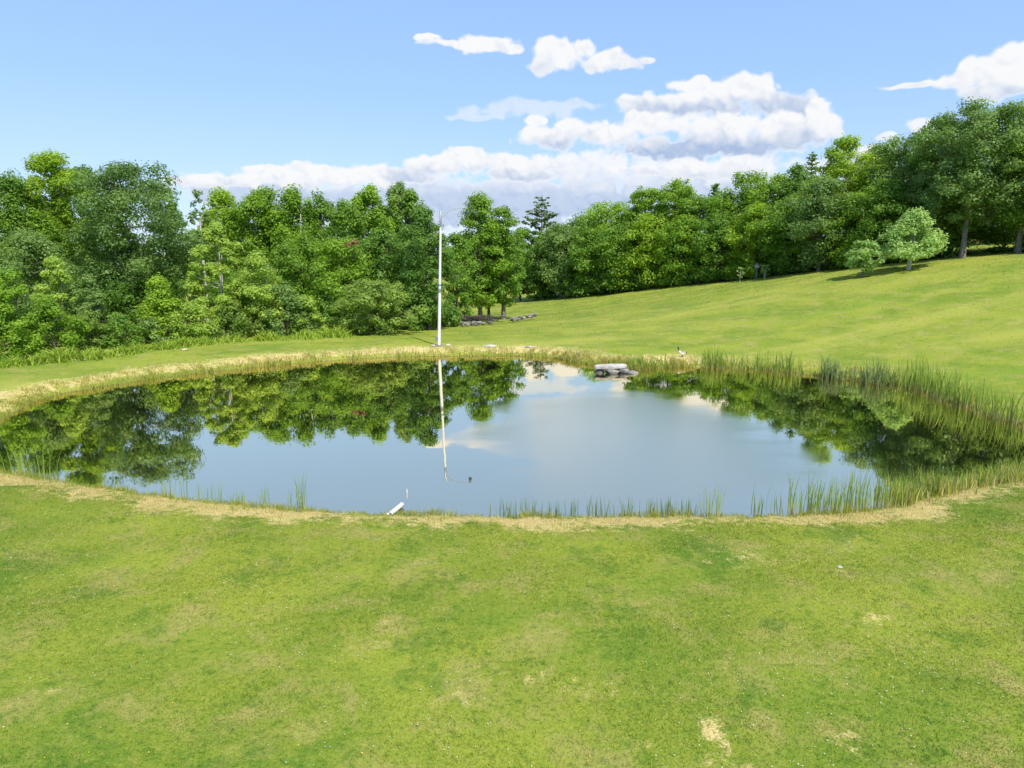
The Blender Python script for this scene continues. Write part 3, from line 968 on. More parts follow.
S(2, 262, 35.5, 66, 'bright', 'big green shrub at the left picture edge')
S(52, 256, 41, 56, 'birch', 'tall yellowish shrub with sunlit loose top')
S(45, 292, 36.8, 62, 'bright', 'green shrub overlapping the yellowish tall one')
S(88, 275, 41, 44, 'willow', 'thin grey green shrub with pale tips')
S(88, 310, 38.8, 44, 'olive', 'low olive shrub at the lawn edge on left')
S(118, 313, 40, 54, 'mid', 'rounded green shrub under the dark oak')
S(150, 315, 41.5, 50, 'willow', 'pale grey green shrub below small conical tree')
S(190, 300, 42.5, 56, 'birch', 'bushy shrub left of the white birch stems')
S(232, 300, 44, 60, 'olive', 'dense low shrub at the foot of the birch')
S(282, 280, 45.5, 62, 'willow', 'wide soft grey green shrub right of the birch')
S(305, 292, 46, 40, 'birch', 'light green shrub left of the round bush')
S(330, 290, 50, 50, 'dark', 'dark shrub behind the round olive bush')
S(372, 278, 47, 92, 'olive', 'large round olive green bush left of the pole', 'round', crown_base=0.0, nleaf=20000, nclump=150, cl=(0.05, 0.10))
S(420, 296, 51, 40, 'dark', 'dark leafy shrub between round bush and pole')
S(445, 300, 55, 44, 'dark', 'shaded shrub under the trees behind the pole')

# ---- far centre and right wood
T(542, 196, 107, 66, 'pine', 'lone tall pine in the gap of the tree line', kind='conifer', name='pine_tree', group=GR, nleaf=19000, leaf_size=0.36)
T(520, 227, 106, 36, 'mid', 'far rounded tree left of the pine', group=GR)
T(545, 233, 103, 40, 'mid', 'far tree under the pine branches', group=GR)
T(562, 220, 99, 42, 'willow', 'greyish tree right of the pine', 'round', group=GR)
T(580, 213, 102, 40, 'dark', 'dark tree top right of the pine', 'oval', group=GR)
T(607, 200, 97, 54, 'bright', 'broad light green tree right of the pine', 'round', group=GR)
T(590, 228, 94, 44, 'mid', 'mid green tree at the far field edge left of broad one', 'oval', group=GR, crown_base=0.05)
T(628, 212, 95, 36, 'mid', 'slim tree right of the broad light green one', 'oval', group=GR)
T(646, 186, 93, 40, 'bright', 'tall airy tree above the field, left twin', 'vase', group=GR, gap=0.75)
T(677, 179, 91, 50, 'bright', 'tall airy tree above the field, right twin', 'vase', group=GR, gap=0.72)
T(650, 212, 89, 46, 'lime', 'yellow green tree below the airy twins', 'oval', group=GR, crown_base=0.05)
T(620, 222, 91, 44, 'mid', 'low green tree by the left field corner', 'oval', group=GR, crown_base=0.05)
T(716, 183, 94, 30, 'dark', 'dark spruce tip behind the broadleaf trees', kind='conifer', name='spruce_tree', group=GR, open_=False, nleaf=6000)
T(702, 194, 88, 46, 'mid', 'green tree left of the dark spruce tip', 'oval', group=GR)
T(730, 190, 86, 46, 'mid', 'green tree right of the dark spruce tip', 'oval', group=GR)
T(684, 214, 86, 46, 'bright', 'bright green oval tree at the middle of the field edge', 'oval', group=GR, crown_base=0.05)
T(722, 211, 82, 46, 'mid', 'mid green tree above the thin sapling', 'oval', group=GR, crown_base=0.05)
T(750, 171, 84, 56, 'bright', 'broad bright tree above the grey post', 'round', group=GR, gap=0.85)
T(780, 173, 81, 50, 'bright', 'bright tree left of the dark fir', 'oval', group=GR)
T(757, 203, 78, 46, 'lime', 'lime green tree low behind the grey post', 'oval', group=GR, crown_base=0.05)
T(813, 152, 82, 40, 'dark', 'dark fir rising left of the yellow green tree', kind='conifer', name='fir_tree', group=GR, open_=False, nleaf=9000)
T(800, 164, 79, 44, 'dark', 'dark tree beside the fir', 'oval', group=GR)
T(793, 194, 75, 50, 'mid', 'mid green tree at field edge below the fir', 'oval', group=GR, crown_base=0.05)
T(850, 136, 73, 62, 'lime', 'tall yellow green tree with open crown on right', 'oval', group=GR, gap=0.8)
T(882, 143, 74, 46, 'lime', 'yellow green tree right of the tallest lime one', 'oval', group=GR)
T(826, 177, 70, 54, 'oak', 'blue green rounded tree in front of the fir', 'round', group=GR)
T(862, 190, 68, 50, 'bright', 'tree behind the small round tree', 'oval', group=GR, crown_base=0.05)
T(908, 130, 69, 62, 'oak', 'dark green tree left of the largest oak', 'round', group=GR)
T(945, 117, 66, 60, 'dark', 'dark tall tree touching the largest oak', 'oval', group=GR)
T(888, 178, 66, 54, 'mid', 'rounded mid green tree behind the apple tree', 'round', group=GR)
T(982, 98, 60.5, 112, 'oak', 'largest oak with stout trunks at upper right', 'round', group=GR, name='oak_tree', crown_base=0.24, stems=2, trunk_r=0.27, stem_spread=0.03, nleaf=40000, nclump=200, gap=0.78)
T(1038, 102, 60, 70, 'mid', 'tree cut by the right picture edge', 'round', group=GR, crown_base=0.2)
T(1085, 100, 58, 90, 'oak', 'big tree just beyond the right picture edge', 'round', group=GR)
T(940, 186, 64, 54, 'dark', 'dark tree right behind the apple tree', 'round', group=GR)
T(1012, 190, 64, 52, 'mid', 'low branching tree under the largest oak', 'round', group=GR, crown_base=0.12)
T(965, 205, 68, 60, 'dark', 'dark understorey tree between oak trunks', 'round', group=GR, crown_base=0.2)
# free standing trees on the field
T(866, 238, 58, 38, 'apple', 'small round young tree standing in the field', 'round', name='young_tree', crown_base=0.22, trunk_r=0.06, nleaf=3500, nclump=60)
T(915, 208, 57.5, 62, 'apple', 'apple tree with leaning forked trunk on the field', 'dome', name='apple_tree', crown_base=0.24, trunk_r=0.2, stems=2, stem_spread=0.06, nleaf=12000, nclump=110, lean=(0.03, 0), bark=BARK_PALE, trunk_top=0.7)
T(741, 263, 75.5, 7, 'apple', 'thin pale sapling left of the grey post', 'column', name='sapling', cat='sapling', crown_base=0.25, trunk_r=0.04, nleaf=260, nclump=16, bark=BARK_PALE)
T(766, 264, 74, 12, 'apple', 'forked pale sapling right of the grey post', 'vase', name='sapling', cat='sapling', crown_base=0.3, trunk_r=0.05, stems=2, nleaf=420, nclump=18, bark=BARK_PALE)

# understorey that closes the foot of the right wood
GU = 'undergrowth shrubs along the right wood'
und = [(545, 278, 103), (575, 272, 98), (608, 270, 93.5), (640, 266, 90), (672, 262, 87), (702, 258, 83.5), (734, 256, 80.5),
       (772, 252, 77), (806, 249, 73), (838, 247, 70), (872, 243, 67), (905, 240, 65.5), (938, 236, 64), (968, 245, 64.5), (1003, 238, 63.5), (1036, 230, 60.5)]
ULAB = ['dark shrub under the lone pine', 'dark shrub right of the pine foot', 'shrub at the foot of broad light green tree', 'shrub at field edge below the left airy twin',
        'shrub at field edge below the right airy twin', 'shrub left of the thin pale sapling', 'shrub just behind the thin pale sapling', 'shrub behind the forked pale sapling',
        'shrub at the field edge below the dark fir', 'shrub left of the small round young tree', 'shrub behind the small round young tree', 'shrub in shade behind the apple tree trunk',
        'shrub right of the apple tree', 'shrub left of the oak trunks', 'shrub right of the oak trunks', 'shrub at the right picture edge under trees']
for (px, top, Y), lab in zip(und, ULAB):
    plant_tree(px, top + 9, Y, 34, 'dark' if (px // 7) % 3 else 'mid', lab, 'dome', group=GU, name='shrub', cat='shrub', crown_base=0.0, stems=3, trunk_r=0.04, nleaf=3500, nclump=50)

# deeper trees that close the wood behind the front rows
GB = 'trees deeper inside the woods'
back = [(-20, 190, 62, GL), (60, 195, 66, GL), (105, 200, 64, GL), (165, 200, 66, GL), (205, 215, 68, GL), (240, 205, 70, GL), (275, 205, 70, GL), (308, 208, 70, GL),
        (345, 212, 70, GL), (385, 205, 72, GL), (412, 215, 72, GL),
        (570, 232, 112, GR), (600, 225, 110, GR), (632, 222, 106, GR), (660, 212, 104, GR), (695, 210, 100, GR), (725, 207, 98, GR), (760, 200, 94, GR),
        (790, 195, 92, GR), (830, 180, 88, GR), (868, 170, 85, GR), (900, 165, 82, GR), (935, 160, 79, GR), (970, 150, 76, GR), (1020, 145, 73, GR)]
for k_, (px, top, Y, g) in enumerate(back):
    plant_tree(px, top, Y, 46 if g == GL else 42, ['dark', 'mid', 'oak'][k_ % 3], 'shaded tree glimpsed behind the front rows of %s wood' % ('the left' if g == GL else 'the right'),
               'oval', group=GB + (' at left' if g == GL else ' at right'), nleaf=6500, nclump=60, leaf_size=0.34)

# dead brown branch
p = at_depth(352, 243, 50.8)
rng = np.random.default_rng(3)
V, Fc, ti = leaves(np.array([(0, 0, 0.0), (0.35, 0, 0.05), (-0.3, 0, -0.05)]), np.array([0.35, 0.3, 0.3]), 90, 0.2, rng)
o = empty('dead_branch', (p[0], p[1], p[2]))
link_mesh('leaves', np_mesh('dead_leaves', V, Fc, {'tint': ti}), LEAF['dead'], o)
v, f_ = tube_arrays([(0.0, 0.6, -1.2), (0.05, 0.3, -0.5), (0, 0, 0.1)], [0.05, 0.035, 0.015], 5)
link_mesh('stick', np_mesh('stick', v, f_), BARK, o)
tag(o, 'dead branch with rusty brown leaves among green trees', 'branch')

# weeds at the foot of the left wood
WP, WH = [], []
for px, top, base, w in [(12, 352, 366, 30), (40, 350, 363.5, 20), (62, 342, 361.5, 26), (92, 344, 359, 32), (120, 344, 355, 26), (138, 340, 352, 24), (165, 337, 349, 28), (185, 334, 346, 26),
                         (203, 333, 344.5, 26), (232, 331, 342, 30), (268, 328, 340, 30), (305, 326, 338.5, 34), (335, 321, 337, 32)]:
    g = on_ground(px, base)
    sc = g[1] * 1.03 / F_PX
    nb_ = 420
    q = np.column_stack([RNG.normal(0, w * sc * 0.30, nb_), RNG.normal(0, 0.35, nb_)])
    xy = q + g[:2]
    WP.append(np.column_stack([xy, terrain(xy) - 0.02]))
    WH.append((base - top) * sc * RNG.uniform(0.3, 0.95, nb_) * np.exp(-(q[:, 0] / (w * sc * 0.5)) ** 2))
WP, WH = np.concatenate(WP), np.concatenate(WH)
me = blades_mesh('weeds', WP, WH, RNG.uniform(0.04, 0.09, len(WP)), RNG.uniform(0, 1, len(WP)), lean=0.4, bend=0.8, seg=3)
tag(link_mesh('weeds', me, M_WEED), 'bright green weeds along the lawn edge below the left shrubs', 'weeds', kind='stuff')


# ------------------------------------------------------------------ lamp post
def mesh_bm(name, bm, mat, parent=None, smooth=False):
    me = bpy.data.meshes.new(name)
    bm.normal_update(); bm.to_mesh(me); bm.free()
    if smooth:
        me.polygons.foreach_set('use_smooth', np.ones(len(me.polygons), bool))
    return link_mesh(name, me, mat, parent)


def bm_tube(path, radii, sides=14, cap=True):
    bm = bmesh.new()
    v, f = tube_arrays(path, radii, sides)
    vs = [bm.verts.new(q) for q in v]
    for q in f: bm.faces.new([vs[i] for i in q])
    if cap:
        bm.faces.new([bm.verts.new(q.co) for q in vs[:sides][::-1]]); bm.faces.new([bm.verts.new(q.co) for q in vs[-sides:]])
    bmesh.ops.recalc_face_normals(bm, faces=bm.faces)
    return bm


def bm_box(size, loc=(0, 0, 0), bevel=0.0):
    bm = bmesh.new()
    bmesh.ops.create_cube(bm, size=1.0, matrix=Matrix.Translation(loc) @ Matrix.Diagonal((*size, 1)))
    if bevel: bmesh.ops.bevel(bm, geom=bm.edges[:], offset=bevel, segments=2, affect='EDGES')
    return bm


WHITE = flat_mat('white_paint', (0.80, 0.80, 0.77), 0.45, 0.4)
GREY = flat_mat('grey_metal', (0.28, 0.29, 0.30), 0.45, 0.5, 0.6)
PALE_GREY = flat_mat('galvanised_steel', (0.42, 0.44, 0.46), 0.5, 0.5, 0.3)
DARK = flat_mat('dark_metal', (0.05, 0.05, 0.055), 0.5, 0.4, 0.3)
CONC = mat_speckle('concrete', (0.10, 0.08, 0.065), (0.20, 0.17, 0.14), 6)
b = on_ground(439, 346)
lamp = empty('lamp_post', (b[0], b[1], b[2]))
tag(lamp, 'tall white lamp post with curved arm on the far bank', 'lamp post')
top = at_depth(441.6, 210.5, b[1])
LH = top[2] - b[2]
lamp.rotation_euler = (0, math.radians(1.9), 0)
mesh_bm('pole', bm_tube([(0, 0, -0.1), (0, 0, LH * 0.42)], [0.095, 0.085]), WHITE, lamp, True)
mesh_bm('upper_pole', bm_tube([(0, 0, LH * 0.42), (0, 0, LH * 0.88)], [0.075, 0.062]), WHITE, lamp, True)
mesh_bm('pole_top', bm_tube([(0, 0, LH * 0.88), (0, 0, LH * 0.998), (0, 0, LH)], [0.062, 0.055, 0.03]), GREY, lamp, True)
mesh_bm('coupling', bm_tube([(0, 0, LH * 0.405), (0, 0, LH * 0.432)], [0.105, 0.1]), GREY, lamp, True)
mesh_bm('clamp', bm_tube([(0, 0, LH * 0.455), (0, 0, LH * 0.465)], [0.095, 0.095]), GREY, lamp, True)
mesh_bm('arm', bm_tube([(0.04, 0, LH - 0.42), (0.25, 0, LH - 0.20), (0.5, 0, LH + 0.02), (0.85, 0, LH + 0.13), (1.15, 0, LH + 0.19), (1.38, 0, LH + 0.2), (1.46, 0, LH + 0.12)],
                       [0.02] * 5 + [0.018, 0.016], 8), PALE_GREY, lamp, True)
mesh_bm('brace', bm_tube([(0.04, 0, LH - 0.10), (0.3, 0, LH - 0.08), (0.52, 0, LH + 0.02)], [0.012, 0.012, 0.012], 6), PALE_GREY, lamp, True)
mesh_bm('lamp_head', bm_tube([(1.44, 0, LH + 0.16), (1.47, 0, LH + 0.06), (1.49, 0, LH - 0.02), (1.50, 0, LH - 0.12), (1.50, 0, LH - 0.16)], [0.025, 0.045, 0.06, 0.11, 0.10], 12), DARK, lamp, True)
mesh_bm('junction_box', bm_box((0.13, 0.12, 0.22), (-0.16, -0.02, 0.42), 0.015), GREY, lamp)
mesh_bm('footing', bm_tube([(0, 0, -0.25), (0, 0, 0.03), (0, 0, 0.07)], [0.30, 0.28, 0.22], 16), CONC, lamp, True)


# ------------------------------------------------------------------ stones
STONE = mat_speckle('stone_grey', (0.22, 0.20, 0.18), (0.45, 0.42, 0.39), 3.5)
STONE_PALE = mat_speckle('stone_pale', (0.34, 0.31, 0.27), (0.54, 0.50, 0.45), 3.0)
STONE_TAN = mat_speckle('stone_tan', (0.30, 0.24, 0.14), (0.48, 0.41, 0.26), 3.0)
STONE_DIM = mat_speckle('stone_dim', (0.12, 0.115, 0.10), (0.27, 0.25, 0.22), 3.0)


def rock_bm(size, seed, sub=3, rough=0.22):
    bm = bmesh.new()
    bmesh.ops.create_icosphere(bm, subdivisions=sub, radius=1.0)
    rg = np.random.default_rng(seed)
    planes = rg.normal(size=(9, 3)); planes /= np.linalg.norm(planes, axis=1)[:, None]
    ds = rg.uniform(0.62, 0.9, 9)
    ph = rg.uniform(0, 6, 3)
    for v in bm.verts:
        p = np.array(v.co)
        for pl, d in zip(planes, ds):
            e = p @ pl
            if e > d: p = p - pl * (e - d) * 0.9
        p *= 1 + rough * 0.25 * (math.sin(5 * p[0] + ph[0]) * math.sin(6 * p[1] + ph[1]) + 0.5 * math.sin(11 * p[2] + ph[2]))
        v.co = p * np.array(size)
    return bm


def rock(px, py, size, seed, label, z=0.0, mat=STONE, rz=0.0, name='rock', cat='rock', group=None, loc=None):
    p = loc if loc is not None else on_plane(px, py, z)
    o = mesh_bm(name, rock_bm(size, seed), mat)
    o.location = p; o.rotation_euler = (0, 0, rz)
    tag(o, label, cat, group)
    return o


# stone slab laid on rocks at the far shore
c = np.array(on_plane(611, 372.5, 0.0))
m_px = c[1] * 1.02 / F_PX
bm = bmesh.new()
L, D, Th = 33 * m_px, 0.75, 0.15
outl = [(-0.5, -0.35), (-0.30, -0.48), (0.0, -0.5), (0.28, -0.45), (0.44, -0.36), (0.5, 0.05), (0.42, 0.42), (0.1, 0.5), (-0.25, 0.46), (-0.48, 0.3)]
vs = [bm.verts.new((x * L, y * D, 0)) for x, y in outl]
fc = bm.faces.new(vs)
r = bmesh.ops.extrude_face_region(bm, geom=[fc])
for v in r['geom']:
    if isinstance(v, bmesh.types.BMVert): v.co.z += Th
bmesh.ops.bevel(bm, geom=bm.edges[:], offset=0.035, segments=2, affect='EDGES')
bmesh.ops.recalc_face_normals(bm, faces=bm.faces)
o = mesh_bm('stone_slab', bm, STONE_PALE)
o.location = (c[0], c[1] + 0.1, 0.20); o.rotation_euler = (math.radians(1), math.radians(-1.5), math.radians(3))
tag(o, 'flat pale stone slab propped on rocks at the far shore', 'stone slab')
rock(0, 0, (0.42, 0.28, 0.19), 11, 'grey rock propping the middle of the stone slab', mat=STONE_DIM, loc=(c[0] + 0.02, c[1] - 0.22, 0.06))
rock(0, 0, (0.34, 0.3, 0.19), 12, 'grey rock under the right end of the stone slab', mat=STONE_DIM, loc=(c[0] + 0.60, c[1] - 0.05, 0.05))
rock(0, 0, (0.28, 0.28, 0.18), 15, 'dark rock under the left end of the stone slab', mat=STONE_DIM, loc=(c[0] - 0.55, c[1] + 0.08, 0.04))
rock(0, 0, (0.36, 0.25, 0.10), 13, 'low flat rock in water right of the stone slab', mat=STONE_DIM, loc=(c[0] + 1.0, c[1] - 0.25, 0.04))
# flat stones on the bank
g = on_ground(490, 347); rock(0, 0, (0.42, 0.3, 0.09), 21, 'flat pale stone lying on straw bank right of the pole', mat=STONE_PALE, loc=(g[0], g[1], g[2] + 0.05), name='bank_stone', cat='stone')
g = on_ground(448, 346); rock(0, 0, (0.2, 0.2, 0.09), 22, 'small pale stone beside the lamp post footing', mat=STONE_PALE, loc=(g[0], g[1], g[2] + 0.04), name='bank_stone', cat='stone')
g = on_ground(433, 346.5); rock(0, 0, (0.16, 0.16, 0.09), 23, 'small pinkish stone left of the lamp post footing', loc=(g[0], g[1], g[2] + 0.04), name='bank_stone', cat='stone')
g = on_ground(530, 347.5); rock(0, 0, (0.35, 0.2, 0.08), 24, 'brown stone in the straw of the far bank', loc=(g[0], g[1], g[2] + 0.03), name='bank_stone', cat='stone')
g = on_ground(388, 515); rock(0, 0, (0.05, 0.05, 0.035), 25, 'little white stone at the bank end of the pipe', mat=STONE_PALE, loc=(g[0], g[1], g[2] + 0.02), name='bank_stone', cat='stone')
g = on_ground(840, 568); rock(0, 0, (0.045, 0.035, 0.018), 26, 'small pale stone lying in the lawn at right', mat=STONE_PALE, loc=(g[0], g[1], g[2] + 0.02), name='lawn_stone', cat='stone')
for i_, (px, py) in enumerate([(75, 361), (85, 360.3), (121, 356), (185, 350.5)]):
    g = on_ground(px, py)
    rock(0, 0, (0.2, 0.14, 0.08), 30 + i_, ['tan stone at lawn edge below left shrubs', 'second tan stone beside the bright fern clump', 'tan stone at lawn edge under the dark oak', 'tan stone at the lawn edge left of the birch'][i_],
         loc=(g[0], g[1], g[2] + 0.05), name='edge_stone', cat='stone', mat=STONE_TAN)


def stone_wall(pts, label, seed, hgt):
    rg = np.random.default_rng(seed)
    w = np.array([on_ground(x, y) for x, y in pts])
    root = w.mean(0)
    bm = bmesh.new()
    ln = np.linalg.norm(w[-1] - w[0])
    n = int(ln / 0.33)
    for k in range(n * 2):
        t = (k % n + rg.uniform(0, 0.8)) / n
        q = np.array([np.interp(t, np.linspace(0, 1, len(w)), w[:, i]) for i in range(3)])
        lay = k // n
        if lay and rg.uniform() < 0.35: continue
        s = (rg.uniform(0.13, 0.27), rg.uniform(0.12, 0.22), rg.uniform(0.09, 0.15))
        b2 = rock_bm(s, seed * 100 + k, 2)
        M = Matrix.Translation(Vector(q - root) + Vector((0, rg.normal(0, 0.12), hgt * (0.3 + 0.75 * lay)))) @ Matrix.Rotation(rg.uniform(0, 6), 4, 'Z')
        bmesh.ops.transform(b2, matrix=M, verts=b2.verts)
        me = bpy.data.meshes.new('tmp'); b2.to_mesh(me); b2.free(); bm.from_mesh(me); bpy.data.meshes.remove(me)
    o = mesh_bm('stone_wall', bm, STONE_DIM)
    o.location = root
    tag(o, label, 'stone wall')


stone_wall([(511, 321), (522, 319), (536, 316)], 'low tumbled stone wall crossing the field right of the trees', 5, 0.18)
stone_wall([(462, 325.5), (476, 325), (494, 322.5)], 'broken stone wall in shade under the clear stemmed trees', 6, 0.18)
# old brush heap lying on the wall
g = on_ground(478, 323)
rng = np.random.default_rng(9)
parts = []
for k_ in range(60):
    p0 = rng.normal(0, 1, 3) * [0.9, 0.25, 0.15] + [0, 0, 0.35]
    d = rng.normal(0, 1, 3) * [0.7, 0.2, 0.12]
    parts.append(tube_arrays([p0 - d, p0, p0 + d + [0, 0, 0.05]], [0.03, 0.025, 0.012], 4))
v, f_ = join_arrays(parts)
o = link_mesh('brush_heap', np_mesh('brush_heap', v, f_), BARK_DARK)
o.location = (g[0], g[1], g[2])
tag(o, 'dark heap of dead branches by the two clear tree trunks', 'brush heap')

# white pipe running into the water and the float beyond it
p0 = np.array(on_plane(391, 513.5, 0.10)); p1 = np.array(on_plane(402, 504.5, 0.07))
pr = empty('drain_pipe', tuple(p0))
tag(pr, 'short white plastic pipe poking from the near bank into water', 'pipe')
d = p1 - p0
bm = bmesh.new()
v1, f1 = tube_arrays([-d * 0.1, d * 0.5, d], [0.05] * 3, 14)
v2, f2 = tube_arrays([d, d * 0.5, -d * 0.1], [0.043] * 3, 14)
v, f_ = join_arrays([(v1, f1), (v2, f2)])
link_mesh('pipe', np_mesh('pipe', v, f_, smooth=True), WHITE, pr)
v, f_ = tube_arrays([d * 0.84, d * 0.98, d * 1.0], [0.056, 0.056, 0.046], 14)
link_mesh('collar', np_mesh('collar', v, f_, smooth=True), WHITE, pr)
fl = on_plane(407, 493.5, 0.0)
fo = empty('float', fl)
tag(fo, 'small white float upright in water beyond the pipe', 'float')
mesh_bm('bobber', bm_tube([(0, 0, -0.03), (0, 0, 0.0), (0, 0, 0.05), (0, 0, 0.09), (0, 0, 0.11)], [0.008, 0.013, 0.014, 0.009, 0.004], 10), WHITE, fo, True)
mesh_bm('antenna', bm_tube([(0, 0, 0.10), (0, 0, 0.15)], [0.004, 0.003], 6), WHITE, fo)

# grey post at the edge of the right wood
g = on_ground(756, 279.5)
po = empty('marker_post', tuple(g))
tag(po, 'grey post with small pale box between two saplings', 'post')
mesh_bm('post', bm_box((0.16, 0.14, 1.3), (0, 0, 0.6), 0.01), flat_mat('weathered_wood', (0.16, 0.17, 0.18), 0.8), po)
bm = bm_box((0.30, 0.26, 0.34), (0, 0, 1.42), 0.015)
mesh_bm('box', bm, flat_mat('pale_box', (0.42, 0.45, 0.55), 0.6), po)
bm = bmesh.new()
pv = [bm.verts.new(q) for q in [(-0.2, -0.18, 1.59), (0.2, -0.18, 1.59), (0.2, 0.18, 1.59), (-0.2, 0.18, 1.59), (-0.2, 0, 1.72), (0.2, 0, 1.72)]]
for q in [(0, 1, 2, 3), (0, 4, 5, 1), (2, 5, 4, 3), (0, 3, 4), (1, 5, 2)]: bm.faces.new([pv[i] for i in q])
bmesh.ops.recalc_face_normals(bm, faces=bm.faces)
mesh_bm('box_roof', bm, flat_mat('box_roof_grey', (0.2, 0.2, 0.22), 0.7), po)

# goose on the far bank: one continuous skinned body
g = on_ground(682, 357)
jt = [((0.02, 0, 0.24), 0.085), ((-0.10, 0, 0.25), 0.085), ((0.13, 0, 0.24), 0.065), ((0.26, 0, 0.25), 0.028),
      ((-0.17, 0, 0.31), 0.048), ((-0.20, 0, 0.40), 0.030), ((-0.205, 0, 0.49), 0.028), ((-0.225, 0, 0.53), 0.036), ((-0.30, 0, 0.52), 0.013),
      ((0.02, 0.05, 0.15), 0.022), ((0.01, 0.055, 0.02), 0.012), ((-0.05, 0.055, 0.01), 0.014), ((0.02, -0.05, 0.15), 0.022), ((0.01, -0.055, 0.02), 0.012), ((-0.05, -0.055, 0.01), 0.014)]
ed = [(0, 1), (0, 2), (2, 3), (1, 4), (4, 5), (5, 6), (6, 7), (7, 8), (0, 9), (9, 10), (10, 11), (0, 12), (12, 13), (13, 14)]
gm = bpy.data.meshes.new('goose'); gm.from_pydata([q[0] for q in jt], ed, [])
m, nt, out = new_mat('goose_plumage')
sp = nt.new('ShaderNodeSeparateXYZ'); nt.put(sp.inputs[0], obj_coord(nt))
cc = nt.mix(nt.step(sp.outputs[2], 0.22, 0.27), (0.72, 0.68, 0.60), (0.30, 0.23, 0.16))
cc = nt.mix(nt.step(sp.outputs[0], -0.06, -0.10), cc, (0.72, 0.68, 0.60))
cc = nt.mix(nt.step(sp.outputs[2], 0.33, 0.36), cc, (0.015, 0.014, 0.013))
cc = nt.mix(nt.step(sp.outputs[0], 0.17, 0.20), cc, (0.03, 0.028, 0.025))
cc = nt.mix(nt.step(sp.outputs[2], 0.13, 0.10), cc, (0.03, 0.03, 0.03))
principled(nt, out, cc, 0.7, 0.2)
go = link_mesh('goose', gm, m)
sk = go.modifiers.new('skin', 'SKIN')
for i_, q in enumerate(jt):
    gm.skin_vertices[0].data[i_].radius = (q[1], q[1])
gm.skin_vertices[0].data[0].use_root = True
sb = go.modifiers.new('sub', 'SUBSURF'); sb.levels = 2; sb.render_levels = 2
go.location = (g[0], g[1], g[2])
tag(go, 'black necked goose with pale breast standing on the far bank', 'bird')

# ------------------------------------------------------------------ light, sky
EXPO = 0.80
SUN_AZ, SUN_EL = math.radians(152), math.radians(54)      # azimuth clockwise from +Y (the view direction)
sd_ = Vector((math.sin(SUN_AZ) * math.cos(SUN_EL), math.cos(SUN_AZ) * math.cos(SUN_EL), math.sin(SUN_EL)))
sl = bpy.data.lights.new('sun', 'SUN'); sl.energy = 3.6; sl.angle = math.radians(0.6); sl.color = (1.0, 0.955, 0.87)
so = bpy.data.objects.new('sun', sl); COL.objects.link(so)
so.rotation_euler = sd_.to_track_quat('Z', 'Y').to_euler()
so.location = (40, -40, 60)

world = bpy.data.worlds.new('World'); scene.world = world; world.use_nodes = True
wt = NT(world.node_tree); wt.n.clear()
wo = wt.new('ShaderNodeOutputWorld'); bg = wt.new('ShaderNodeBackground')
SKY_STR = 0.13
SKY_TINT = (0.86, 0.84, 1.0)
bg.inputs['Strength'].default_value = SKY_STR
sky = wt.new('ShaderNodeTexSky'); sky.sky_type = 'NISHITA'; sky.sun_disc = False
sky.sun_elevation = SUN_EL; sky.sun_rotation = SUN_AZ
sky.air_density = 1.0; sky.dust_density = 0.1; sky.ozone_density = 3.0; sky.altitude = 200

# clouds as layers over the sky dome: each is a set of soft lumps (pixel of the photograph -> azimuth, elevation in degrees),
# broken up by noise, white above and grey blue towards its flat base
LAYERS = [  # lumps (px, py, half width, half height), y where the white ends, y of the full grey base, grey amount, opacity
    ([(525, 109, 78, 11), (570, 104, 50, 8), (480, 116, 40, 5)], 110, 135, 0.2, 0.5),
    ([(555, 168, 130, 22), (520, 202, 330, 40), (700, 185, 150, 40), (300, 196, 150, 18), (850, 165, 60, 22)], 165, 205, 0.75, 0.9),
    ([(738, 93, 56, 24), (702, 106, 74, 20), (655, 106, 50, 18), (628, 100, 18, 8), (775, 104, 58, 24), (800, 118, 40, 22), (690, 84, 30, 10)], 94, 116, 0.75, 1.0),
    ([(598, 131, 72, 17), (556, 137, 44, 15), (650, 124, 72, 15), (720, 128, 82, 18), (790, 130, 52, 24), (818, 116, 26, 21), (836, 124, 16, 14), (535, 122, 15, 7), (700, 146, 130, 18)], 128, 158, 0.95, 1.0),
    ([(490, 162, 66, 15), (436, 164, 48, 14), (400, 174, 50, 12), (545, 163, 40, 11), (465, 152, 30, 8), (520, 175, 70, 10)], 163, 184, 0.6, 1.0),
    ([(290, 179, 84, 13), (225, 181, 56, 9), (352, 176, 46, 14), (312, 168, 36, 8), (265, 170, 34, 7), (180, 182, 22, 6)], 178, 196, 0.45, 1.0),
    ([(680, 164, 38, 7), (738, 161, 30, 9), (715, 170, 66, 9), (640, 172, 40, 6)], 165, 182, 0.4, 0.9),
    ([(485, 44, 28, 11), (452, 43, 36, 6), (430, 38, 18, 4), (506, 49, 20, 6)], 46, 62, 0.3, 1.0),
    ([(562, 53, 32, 17), (541, 65, 20, 10), (584, 48, 18, 12), (626, 63, 28, 10), (600, 61, 28, 13), (648, 61, 12, 4)], 58, 78, 0.35, 1.0),
    ([(1012, 70, 50, 22), (962, 79, 44, 13), (916, 85, 36, 5), (1045, 60, 62, 30), (1016, 54, 26, 14), (985, 68, 34, 14), (1000, 90, 60, 14)], 76, 104, 0.5, 1.0),
    ([(928, 124, 28, 10), (882, 135, 14, 5), (945, 132, 30, 8)], 124, 142, 0.35, 0.9)]


def azel(px, py):
    dx, dy, dz = ray(px, py)
    return math.degrees(math.atan2(dx, dy)), math.degrees(math.atan2(dz, math.hypot(dx, dy)))


